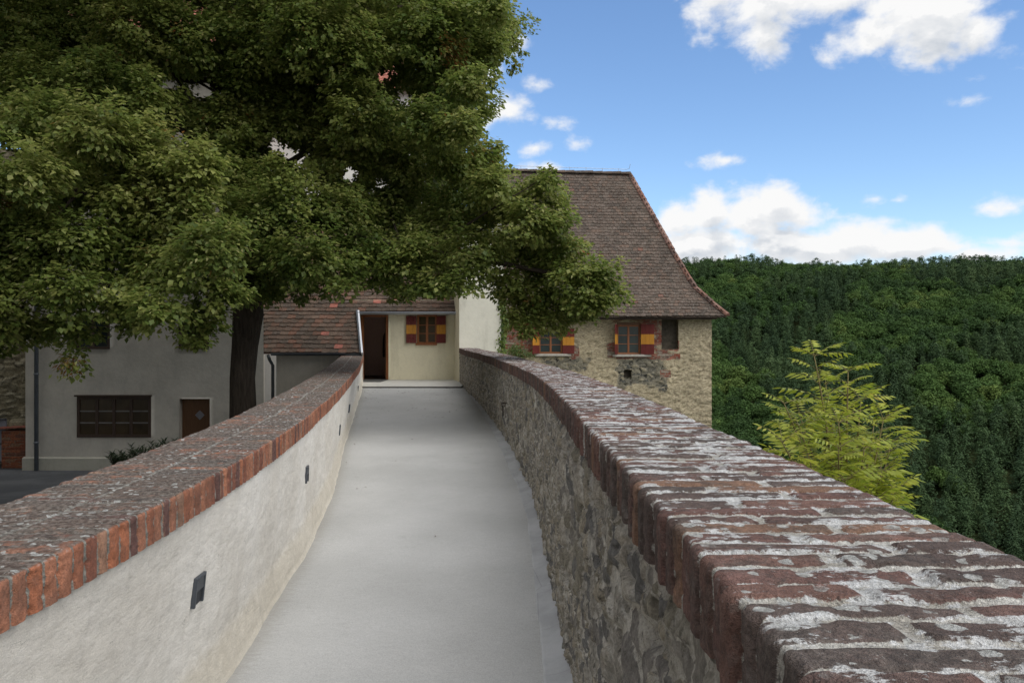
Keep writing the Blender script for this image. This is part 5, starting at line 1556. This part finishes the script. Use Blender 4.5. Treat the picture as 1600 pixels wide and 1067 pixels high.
o_ = empty('leafy_bush', bx); tag(o_, 'small dark green bush at the foot of the brick patch beside the stone house window', 'bush')
q = np.array([P(x, y, 26.5 + r_.uniform(-.4, .4)) for x, y in [(798, 548), (806, 545), (815, 550), (790, 556), (822, 556), (800, 558), (812, 560), (806, 568), (795, 570)] for _ in range(12)]) + r_.normal(0, .1, (108, 3))
pos, nr, ax, ln = spray_leaves(q, np.full(108, .16), r_.normal(size=(108, 3)) * .5 + np.array([0, -.4, .4]), r_, 18, .07)
V, T = leaf_mesh(pos, nr, ax, ln, ln * .6); np_mesh('foliage', V, None, T, M_BUSH, o_, False, None, {'rnd': np.repeat(np.clip(r_.normal(.45, .2, len(pos)), 0, 1), 2)})
mb = MB()
for k in range(7): mb.tube([(bx[0] + r_.normal() * .1, 26.5, float(ground_z(bx[0], 26.5)) - .2), tuple(q[k * 15])], [.02, .008], 5)
mb.build('stem', M_BARK, o_, True)


# ---- young ash with yellow-green pinnate leaves behind the right parapet
M_ASH = mat_leaf('yellow_green_leaflets', [(0, (0.10, 0.155, 0.018)), (.35, (0.21, 0.27, 0.03)), (.7, (0.36, 0.395, 0.05)), (.93, (0.44, 0.42, 0.06)), (1, (0.28, 0.17, 0.035))], .42, .42)
M_TWIG = mat_simple('pale_green_twig', (0.16, 0.13, 0.05), .7)


def young_ash():
    r = np.random.default_rng(77); rr = random.Random(77)
    root = empty('young_ash_tree', (2.9, 7.4, float(ground_z(2.9, 7.4)))); tag(root, 'young ash with bright yellow-green feathery leaves rising behind the right parapet', 'tree')
    wood = MB(); cen = []; ax = []; nr = []; ln = []; wd = []; tone = []
    def px(x, y, Y): return Vector(P(x, y, Y))
    base = Vector((2.9, 7.4, float(ground_z(2.9, 7.4)) - .2))
    fork = px(1320, 930, 7.4)
    wood.tube([base, base.lerp(fork, .5) + Vector((.08, 0, 0)), fork], [.055, .045, .04], 8)
    shoots = [  # (tip px, tip py, distance, mid px, mid py)
        (1272, 556, 7.2, 1300, 690), (1325, 580, 7.4, 1322, 700), (1225, 630, 7.0, 1275, 740), (1290, 600, 7.8, 1310, 720), (1345, 625, 7.6, 1335, 740), (1380, 655, 7.3, 1360, 760),
        (1392, 690, 7.5, 1370, 790), (1378, 735, 7.2, 1360, 810), (1398, 770, 7.0, 1370, 840), (1248, 665, 6.9, 1285, 770), (1222, 690, 6.5, 1270, 780), (1265, 720, 6.6, 1290, 800), (1310, 660, 7.0, 1320, 760),
        (1350, 700, 7.0, 1340, 790), (1320, 750, 6.6, 1325, 830), (1380, 710, 7.9, 1360, 800), (1370, 780, 6.8, 1355, 850), (1310, 700, 6.6, 1310, 800), (1340, 800, 6.3, 1340, 860), (1375, 800, 6.7, 1360, 870), (1250, 650, 7.5, 1285, 750), (1365, 665, 7.7, 1350, 760)]
    def frond(p, d, L, tn):
        """pinnate leaf with opposite leaflets along an arching rachis"""
        d = Vector(d).normalized(); side = d.cross(Vector((0, 0, 1)))
        if side.length < .1: side = Vector((1, 0, 0))
        side.normalize(); roll = rr.uniform(-.5, .5); upv = side.cross(d); side = side * math.cos(roll) + upv * math.sin(roll); upv = side.cross(d)
        npair = rr.randint(4, 6); pts = []
        for i in range(7):
            u = i / 6; pts.append(p + d * L * u + Vector((0, 0, -L * .26 * u * u)) + upv * (-.0) )
        wood.tube(pts, [.003 - .0003 * i for i in range(7)], 4, False)
        for i in range(npair):
            u = .30 + .62 * i / (npair - 1) if npair > 1 else .6
            k = min(int(u * 6), 5); f = u * 6 - k; q = pts[k].lerp(pts[k + 1], f); td = (pts[k + 1] - pts[k]).normalized()
            for s_ in (-1, 1):
                a_ = td * .62 + side * s_ * 1.0 + Vector((0, 0, -.38 + rr.uniform(-.22, .15)))
                cen.append(q); ax.append(a_); nr.append(upv * 1.0 + Vector((rr.uniform(-.25, .25), rr.uniform(-.25, .25), .2)) + side * s_ * .15)
                l = L * .31 * rr.uniform(.8, 1.15) * (1 - .25 * abs(u - .6)); ln.append(l); wd.append(l * rr.uniform(.27, .35)); tone.append(tn + rr.gauss(0, .12))
        td = (pts[6] - pts[5]).normalized(); cen.append(pts[6]); ax.append(td + Vector((0, 0, -.15))); nr.append(upv); ln.append(L * .26); wd.append(L * .08); tone.append(tn)
    for (tx, ty, Y, mx, my) in shoots:
        a = fork; m = px(mx, my, (Y + 7.2) / 2); t = px(tx, ty, Y)
        pts = [a * (1 - u) ** 2 + m * 2 * u * (1 - u) + t * u * u for u in np.linspace(0, 1, 14)]
        wood.tube(pts, [.020 - .0012 * i for i in range(14)], 6)
        tn0 = rr.uniform(.35, .65)
        for i in range(3, 14):
            nfr = (3 if i % 2 else 2) if i < 13 else 5
            for k in range(nfr):
                an = (i % 2) * 1.57 + k * 3.14 + rr.uniform(-.4, .4) if i < 13 else k * 1.57 + rr.uniform(-.3, .3)
                el = rr.uniform(.3, .95) if i < 13 else rr.uniform(.35, .9)
                frond(pts[i], (math.cos(an) * math.cos(el), math.sin(an) * math.cos(el), math.sin(el)), rr.uniform(.27, .40) * (1.0 if i < 12 else .8), tn0 + (i - 9) * .02)
    def arr(l): return np.array([tuple(v) for v in l], float)
    V, T = leaf_mesh(arr(cen), arr(nr), arr(ax), np.array(ln), np.array(wd), .10)
    np_mesh('crown', V, None, T, M_ASH, root, False, None, {'rnd': np.repeat(np.clip(tone, 0, .97), 2)})
    wood.build('trunk', M_TWIG, root, True)
    print('ash leaflets', len(ln))


young_ash()


# ================================================================== far forest: one mass of small trees
def tree_variant(kind, seed):
    r = np.random.default_rng(seed)
    if kind == 'broad':
        n = 60; H = 11.0
        d = r.normal(size=(n, 3)); d[:, 2] = abs(d[:, 2]) * .9 - .25; d /= np.linalg.norm(d, axis=1)[:, None]
        lob = d * np.array([3.3, 3.3, 3.6]) * r.uniform(.6, 1.0, (n, 1)) + np.array([0, 0, 7.2])
        per = 34
        c = np.repeat(lob, per, 0); q = r.normal(size=(n * per, 3)); q /= np.linalg.norm(q, axis=1)[:, None]; q[:, 2] = q[:, 2] * .8 + .1
        rad = np.repeat(r.uniform(.75, 1.35, n), per)[:, None]
        pos = c + q * rad; nr = q + r.normal(size=q.shape) * .35 + np.array([0, 0, .3])
        sz = r.uniform(.40, .75, n * per); wd = sz * .85; ax = np.cross(nr, r.normal(size=q.shape)); tone = np.repeat(r.normal(0, .10, n), per) + r.normal(0, .08, n * per)
    elif kind == 'pine':
        n = 34; per = 24
        ang = r.uniform(0, 6.28, n); hh = r.uniform(6.0, 13.2, n); rad_ = (13.8 - hh) * .30 + .5
        lob = np.stack([np.cos(ang) * rad_ * r.uniform(.4, 1, n), np.sin(ang) * rad_ * r.uniform(.4, 1, n), hh], 1)
        c = np.repeat(lob, per, 0); q = r.normal(size=(n * per, 3)); q /= np.linalg.norm(q, axis=1)[:, None]; q[:, 2] *= .45
        pos = c + q * r.uniform(.5, 1.1, (n * per, 1)); nr = q + np.array([0, 0, .8]) + r.normal(size=q.shape) * .4
        sz = r.uniform(.35, .7, n * per); wd = sz * .55; ax = np.cross(nr, r.normal(size=q.shape)); tone = r.normal(-.05, .10, n * per)
    else:
        lev = 20; P_ = []; A_ = []; N_ = []
        for i in range(lev):
            z = 2.0 + 12 * (i / lev); R = 2.7 * (1 - i / lev) ** .9 + .12
            nb = max(5, int(15 * (1 - i / lev)) + 3)
            for b in range(nb):
                a = b / nb * 6.28 + r.uniform(-.3, .3); L = R * r.uniform(.75, 1.15); m = max(2, int(L / .33))
                for k in range(m):
                    u = (k + .6) / m
                    P_.append((math.cos(a) * L * u, math.sin(a) * L * u, z - .38 * L * u + .2 * r.normal() * .5)); A_.append((math.cos(a) + r.normal() * .4, math.sin(a) + r.normal() * .4, -.45)); N_.append((math.cos(a) * .4 + r.normal() * .3, math.sin(a) * .4 + r.normal() * .3, 1))
        pos = np.array(P_); ax = np.array(A_); nr = np.array(N_); sz = r.uniform(.55, .85, len(pos)); wd = sz * .6; tone = r.normal(-.1, .08, len(pos))
    V, T = leaf_mesh(pos, nr / np.linalg.norm(nr, axis=1)[:, None], ax + 1e-6, sz, wd, .15)
    return V, T, np.clip(.5 + tone, 0, 1)


def forest():
    r = np.random.default_rng(99)
    def fm(name, stops):
        m = NT(name, .75, .2); a = m.attr('rnd')
        oi = m.new('ShaderNodeObjectInfo'); ra = m.new('ShaderNodeAttribute'); ra.attribute_type = 'INSTANCER'; ra.attribute_name = 'tint'
        c = m.ramp(ra.outputs['Fac'], stops); c = m.mul(c, m.rng(a, 0, 1, .45, 1.55)); m.color(c)
        tr = m.new('ShaderNodeBsdfTranslucent'); m.l.new(c, tr.inputs['Color']); mx = m.new('ShaderNodeMixShader'); mx.inputs[0].default_value = .22
        m.l.new(m.b.outputs[0], mx.inputs[1]); m.l.new(tr.outputs[0], mx.inputs[2]); m.l.new(mx.outputs[0], m.out.inputs['Surface'])
        return m.m
    MBR = fm('broadleaf_wood', [(0, (0.030, 0.062, 0.018)), (.3, (0.048, 0.094, 0.023)), (.6, (0.066, 0.120, 0.028)), (.85, (0.090, 0.145, 0.034)), (1, (0.12, 0.17, 0.04))])
    MCO = fm('conifer_wood', [(0, (0.040, 0.074, 0.032)), (.5, (0.062, 0.108, 0.040)), (1, (0.092, 0.14, 0.054))])
    vs = []
    for i, (k, s_) in enumerate([('broad', 1), ('broad', 2), ('broad', 3), ('broad', 4), ('pine', 5), ('pine', 6), ('fir', 7), ('fir', 8)]):
        V, T, tn = tree_variant(k, 400 + s_)
        me = bpy.data.meshes.new('forest_tree_%d' % i)
        me.vertices.add(len(V)); me.vertices.foreach_set('co', V.astype(np.float32).ravel()); me.loops.add(len(T) * 3); me.loops.foreach_set('vertex_index', T.astype(np.int32).ravel())
        me.polygons.add(len(T)); me.polygons.foreach_set('loop_start', (np.arange(len(T)) * 3).astype(np.int32)); me.polygons.foreach_set('loop_total', np.full(len(T), 3, np.int32))
        at = me.attributes.new('rnd', 'FLOAT', 'FACE'); at.data.foreach_set('value', np.repeat(tn, 2).astype(np.float32)); me.update(calc_edges=True)
        me.materials.append(MBR if k == 'broad' else MCO)
        vs.append(bpy.data.objects.new('forest_tree_%d' % i, me))
    # scatter
    pts = []; sp = 4.7
    X, Y = np.meshgrid(np.arange(-40, 620, sp), np.arange(6, 720, sp), indexing='ij')
    X = X.ravel() + r.uniform(-2, 2, X.size); Y = Y.ravel() + r.uniform(-2, 2, Y.size)
    az = np.degrees(np.arctan2(X, Y)); D = np.hypot(X, Y)
    d = np.maximum(X - 1.7, (Y - 48) * .8); u = X * .40 + Y * .917
    keep = (az > -6) & (az < 66) & (D > 16) & (d > 9) & (u < 640) & ~((Y < 44) & (X < 12))
    X, Y = X[keep], Y[keep]; Z = ground_z(X, Y); n = len(X)
    u = X * .40 + Y * .917
    con = fbm(X / 38, Y / 38, 301, 3) + 0.20 * sstep(380, 500, u) + r.normal(0, .05, n) + .05 * sstep(60, 200, X) * sstep(330, 160, Y)
    big = fbm(X / 60, Y / 60, 302, 3)
    conif = con > .585
    var = np.where(conif, np.where(r.random(n) > .5 - 0 * n, r.integers(4, 6, n), r.integers(6, 8, n)), r.integers(0, 4, n))
    tint = np.clip(r.normal(.38, .20, n) + (fbm(X / 28, Y / 28, 303, 3) - .5) * 1.1, 0, 1)
    scl = np.where(conif, r.uniform(.8, 1.15, n), r.uniform(.72, 1.12, n)) * (.85 + .3 * big) * np.interp(d[keep], [9, 24, 40], [.22, .42, 1.0])
    me = bpy.data.meshes.new('forest'); me.vertices.add(n); me.vertices.foreach_set('co', np.stack([X, Y, Z - .6], 1).astype(np.float32).ravel())
    for nm, a in (('tint', tint), ('scl', scl), ('rot', r.uniform(0, 6.28, n)), ('var', var)):
        at = me.attributes.new(nm, 'FLOAT', 'POINT'); at.data.foreach_set('value', a.astype(np.float32))
    fo = bpy.data.objects.new('forest', me); COL.objects.link(fo); tag(fo, 'dense mixed green forest covering the far valley slope', 'forest', None, 'stuff')
    ng = bpy.data.node_groups.new('forest_scatter', 'GeometryNodeTree')
    ng.interface.new_socket('Geometry', in_out='INPUT', socket_type='NodeSocketGeometry'); ng.interface.new_socket('Geometry', in_out='OUTPUT', socket_type='NodeSocketGeometry')
    N = ng.nodes; L = ng.links; gi = N.new('NodeGroupInput'); go = N.new('NodeGroupOutput'); jn = N.new('GeometryNodeJoinGeometry')
    def na(nm):
        a = N.new('GeometryNodeInputNamedAttribute'); a.data_type = 'FLOAT'; a.inputs['Name'].default_value = nm; return a.outputs[0]
    va, sc_, ro = na('var'), na('scl'), na('rot')
    cmb = N.new('ShaderNodeCombineXYZ'); L.new(ro, cmb.inputs[2])
    m2p = N.new('GeometryNodeMeshToPoints'); L.new(gi.outputs[0], m2p.inputs[0])
    for i, ob in enumerate(vs):
        cp = N.new('FunctionNodeCompare'); cp.data_type = 'FLOAT'; cp.operation = 'EQUAL'; L.new(va, cp.inputs[0]); cp.inputs[1].default_value = i; cp.inputs['Epsilon'].default_value = .1
        oi = N.new('GeometryNodeObjectInfo'); oi.inputs[0].default_value = ob; oi.inputs['As Instance'].default_value = True
        ip = N.new('GeometryNodeInstanceOnPoints'); L.new(m2p.outputs[0], ip.inputs['Points']); L.new(cp.outputs[0], ip.inputs['Selection']); L.new(oi.outputs['Geometry'], ip.inputs['Instance']); L.new(cmb.outputs[0], ip.inputs['Rotation']); L.new(sc_, ip.inputs['Scale'])
        L.new(ip.outputs[0], jn.inputs[0])
    L.new(jn.outputs[0], go.inputs[0])
    md = fo.modifiers.new('scatter', 'NODES'); md.node_group = ng
    print('forest trees', n)


forest()


# ================================================================== sky, sun, camera
def sky():
    w = bpy.data.worlds.new('World'); scene.world = w; w.use_nodes = True
    t = w.node_tree; N = t.nodes; L = t.links; N.clear()
    out = N.new('ShaderNodeOutputWorld'); bg = N.new('ShaderNodeBackground'); L.new(bg.outputs[0], out.inputs[0]); bg.inputs[1].default_value = SKY_STRENGTH
    st = N.new('ShaderNodeTexSky'); st.sky_type = 'NISHITA'; st.sun_disc = False; st.sun_elevation = SUN_EL; st.sun_rotation = SUN_AZ; st.altitude = 400; st.air_density = 1.0; st.dust_density = 0.35; st.ozone_density = 2.2
    tc = N.new('ShaderNodeTexCoord'); nz = N.new('ShaderNodeVectorMath'); nz.operation = 'NORMALIZE'; L.new(tc.outputs['Generated'], nz.inputs[0])
    def M(op, a, b=None, c=None, clamp=False):
        n = N.new('ShaderNodeMath'); n.operation = op; n.use_clamp = clamp
        for i, v in enumerate((a, b, c)):
            if v is None: continue
            if isinstance(v, (int, float)): n.inputs[i].default_value = v
            else: L.new(v, n.inputs[i])
        return n.outputs[0]
    # ---- cloud density as a function of (azimuth, elevation)
    blobs = [(1110, -10, 60, 40, 1.2), (1190, 0, 110, 45, 1.4), (1290, -5, 90, 38, 1.2), (1195, 62, 46, 46, 1.1), (1375, 55, 80, 38, 1.15), (1450, 32, 100, 52, 1.4), (1520, 45, 60, 45), (1400, 5, 70, 30), (1590, 75, 55, 28, .55),
             (1060, 345, 60, 40, 1.3), (1110, 330, 50, 36, 1.3), (1165, 335, 55, 48, 1.4), (1215, 325, 55, 42, 1.4), (1250, 335, 50, 40, 1.3), (1100, 385, 120, 38, 1.5), (1250, 385, 130, 36, 1.5), (1330, 372, 75, 32, 1.3), (1400, 385, 90, 30, 1.3), (1470, 382, 60, 26), (1530, 398, 60, 16), (1450, 368, 40, 18, .8), (1570, 378, 50, 14, .5),
             (790, 175, 48, 30), (765, 185, 40, 26), (838, 132, 26, 13, .55), (835, 232, 32, 16, .8), (850, 262, 40, 14, .85), (905, 225, 30, 12, .5), (790, 70, 30, 18, .6), (765, 110, 24, 16, .6), (880, 190, 30, 8, .35),
             (1132, 250, 40, 13, .75), (1370, 312, 26, 13, .7), (1405, 313, 24, 12, .7), (1540, 326, 34, 14, .55), (1500, 162, 45, 8, .33), (1095, 60, 20, 10, .3), (930, 360, 120, 60, .9), (1000, 400, 90, 60, 1)]
    g = bpy.data.node_groups.new('cloud_density', 'ShaderNodeTree')
    g.interface.new_socket('V', in_out='INPUT', socket_type='NodeSocketVector'); g.interface.new_socket('D', in_out='OUTPUT', socket_type='NodeSocketFloat')
    GN = g.nodes; GL = g.links; gi = GN.new('NodeGroupInput'); go = GN.new('NodeGroupOutput')
    def GM(op, a, b=None):
        n = GN.new('ShaderNodeMath'); n.operation = op
        for i, v in enumerate((a, b)):
            if v is None: continue
            if isinstance(v, (int, float)): n.inputs[i].default_value = v
            else: GL.new(v, n.inputs[i])
        return n.outputs[0]
    acc = None
    spv = GN.new('ShaderNodeSeparateXYZ'); GL.new(gi.outputs[0], spv.inputs[0])
    for b in blobs:
        x, y, rx, ry = b[:4]; s_ = b[4] if len(b) > 4 else 1.0
        az = math.atan((x - 800) / F); el = math.atan((533 - y) / math.hypot(F, x - 800)); rx = rx / F * .95; ry = ry / F
        mp = GN.new('ShaderNodeMapping'); mp.vector_type = 'TEXTURE'; mp.inputs['Location'].default_value = (az, el, 0); mp.inputs['Scale'].default_value = (rx, ry, 1e7)
        # chained through z (scaled to nothing) so that the ellipses are evaluated one after another
        cz_ = GN.new('ShaderNodeCombineXYZ'); GL.new(spv.outputs[0], cz_.inputs[0]); GL.new(spv.outputs[1], cz_.inputs[1]); GL.new(cz_.outputs[0], mp.inputs[0])
        if acc is not None: GL.new(acc, cz_.inputs[2])
        ln = GN.new('ShaderNodeVectorMath'); ln.operation = 'LENGTH'; GL.new(mp.outputs[0], ln.inputs[0])
        v = GM('MULTIPLY', GM('SUBTRACT', 1.12, ln.outputs['Value']), s_)
        acc = v if acc is None else GM('SMOOTH_MAX', acc, v)
        if acc is not v: acc.node.inputs[2].default_value = .12
    # unseen clouds outside the surveyed window of sky, thickened for neutral soft light
    sp = GN.new('ShaderNodeSeparateXYZ'); GL.new(gi.outputs[0], sp.inputs[0])
    n0 = GN.new('ShaderNodeTexNoise'); n0.inputs['Scale'].default_value = 2.6; n0.inputs['Detail'].default_value = 3; GL.new(gi.outputs[0], n0.inputs[0])
    far = GM('MAXIMUM', GM('SUBTRACT', GM('ABSOLUTE', sp.outputs[0]), .62), GM('SUBTRACT', sp.outputs[1], .44))
    farw = GM('MINIMUM', GM('MAXIMUM', GM('MULTIPLY', far, 7), 0), 1)
    oth = GM('MULTIPLY', GM('SUBTRACT', n0.outputs[0], .34), 5)
    oth = GM('SUBTRACT', GM('ADD', GM('MULTIPLY', oth, farw), farw), 1)
    acc = GM('MAXIMUM', acc, oth)
    acc = GM('MAXIMUM', GM('MINIMUM', acc, 1.25), -.8)
    mp = GN.new('ShaderNodeMapping'); mp.inputs['Scale'].default_value = (1, 1.45, 1); GL.new(gi.outputs[0], mp.inputs[0])
    n1 = GN.new('ShaderNodeTexNoise'); n1.inputs['Scale'].default_value = 15; n1.inputs['Detail'].default_value = 7; n1.inputs['Roughness'].default_value = .58; n1.inputs['Distortion'].default_value = .25; GL.new(mp.outputs[0], n1.inputs[0])
    v1 = GN.new('ShaderNodeTexNoise'); v1.inputs['Scale'].default_value = 46; v1.inputs['Detail'].default_value = 4; v1.inputs['Roughness'].default_value = .55; GL.new(mp.outputs[0], v1.inputs[0])
    d = GM('ADD', acc, GM('MULTIPLY', GM('SUBTRACT', n1.outputs[0], .53), 2.6))
    d = GM('ADD', d, GM('MULTIPLY', GM('SUBTRACT', v1.outputs[0], .5), .7))
    GL.new(d, go.inputs[0])
    sp = N.new('ShaderNodeSeparateXYZ'); L.new(nz.outputs[0], sp.inputs[0])
    az = M('ARCTAN2', sp.outputs[0], sp.outputs[1]); el = M('ARCSINE', sp.outputs[2])
    cb = N.new('ShaderNodeCombineXYZ'); L.new(az, cb.inputs[0]); L.new(el, cb.inputs[1])
    def dens(off):
        a = N.new('ShaderNodeVectorMath'); a.operation = 'ADD'; L.new(cb.outputs[0], a.inputs[0]); a.inputs[1].default_value = off
        n = N.new('ShaderNodeGroup'); n.node_tree = g; L.new(a.outputs[0], n.inputs[0]); return n.outputs[0]
    d0 = dens((0, 0, 0)); d1 = dens((-.006, .016, 0)); d2 = dens((-.012, .040, 0))
    def sm(x, lo, hi):
        n = N.new('ShaderNodeMapRange'); n.interpolation_type = 'SMOOTHSTEP'; L.new(x, n.inputs[0]); n.inputs[1].default_value = lo; n.inputs[2].default_value = hi; return n.outputs[0]
    alpha = sm(d0, -.05, .85)
    shade = M('ADD', M('MULTIPLY', sm(d1, .45, 1.8), .5), M('MULTIPLY', sm(d2, .4, 1.7), .5))
    shade = M('SUBTRACT', shade, M('MULTIPLY', sm(M('SUBTRACT', d0, d1), .0, .5), .25), clamp=True)
    def mix(f, a, b):
        n = N.new('ShaderNodeMix'); n.data_type = 'RGBA'
        for s_, v in ((n.inputs[0], f), (n.inputs[6], a), (n.inputs[7], b)):
            if isinstance(v, bpy.types.NodeSocket): L.new(v, s_)
            elif isinstance(v, float): s_.default_value = v
            else: s_.default_value = (*v, 1)
        return n.outputs[2]
    k = CLOUD / SKY_STRENGTH
    cc = mix(shade, (1.0 * k, 1.0 * k, 1.0 * k), (.42 * k, .49 * k, .59 * k))
    hs_ = N.new('ShaderNodeHueSaturation'); hs_.inputs['Saturation'].default_value = SKY_SAT; hs_.inputs['Value'].default_value = SKY_VAL; hs_.inputs['Hue'].default_value = .5; L.new(st.outputs[0], hs_.inputs['Color'])
    tn = N.new('ShaderNodeVectorMath'); tn.operation = 'MULTIPLY'; L.new(hs_.outputs[0], tn.inputs[0]); tn.inputs[1].default_value = (0.96, .98, 1.02)
    col = mix(alpha, tn.outputs[0], cc)
    L.new(col, bg.inputs[0])
    w.cycles.sampling_method = 'MANUAL'; w.cycles.sample_map_resolution = 512


SUN_EL = math.radians(52); SUN_DIR_AZ = math.radians(132)      # compass bearing from +Y towards +X
SUN_AZ = SUN_DIR_AZ
SKY_STRENGTH = 0.12; CLOUD = 0.67; SKY_SAT = 1.08; SKY_VAL = 1.08
sky()
sun = bpy.data.lights.new('sun', 'SUN'); sun.energy = 2.3; sun.angle = math.radians(75); sun.color = (1.0, 0.955, 0.88)
so = bpy.data.objects.new('sun', sun); COL.objects.link(so)
dv = Vector((math.sin(SUN_DIR_AZ) * math.cos(SUN_EL), math.cos(SUN_DIR_AZ) * math.cos(SUN_EL), math.sin(SUN_EL)))
so.rotation_euler = dv.to_track_quat('Z', 'Y').to_euler(); so.location = dv * 50
cam = bpy.data.cameras.new('camera'); cam.lens = 28; cam.sensor_width = 36; cam.clip_start = 0.05; cam.clip_end = 6000
co_ = bpy.data.objects.new('camera', cam); COL.objects.link(co_); co_.location = (0, 0, EYE); co_.rotation_euler = (math.radians(90), 0, 0)
scene.camera = co_
scene.view_settings.view_transform = 'Standard'; scene.view_settings.look = 'None'; scene.view_settings.gamma = 1.0; scene.view_settings.exposure = 0.52
scene.cycles.max_bounces = 6; scene.cycles.transparent_max_bounces = 6; scene.cycles.use_denoising = True
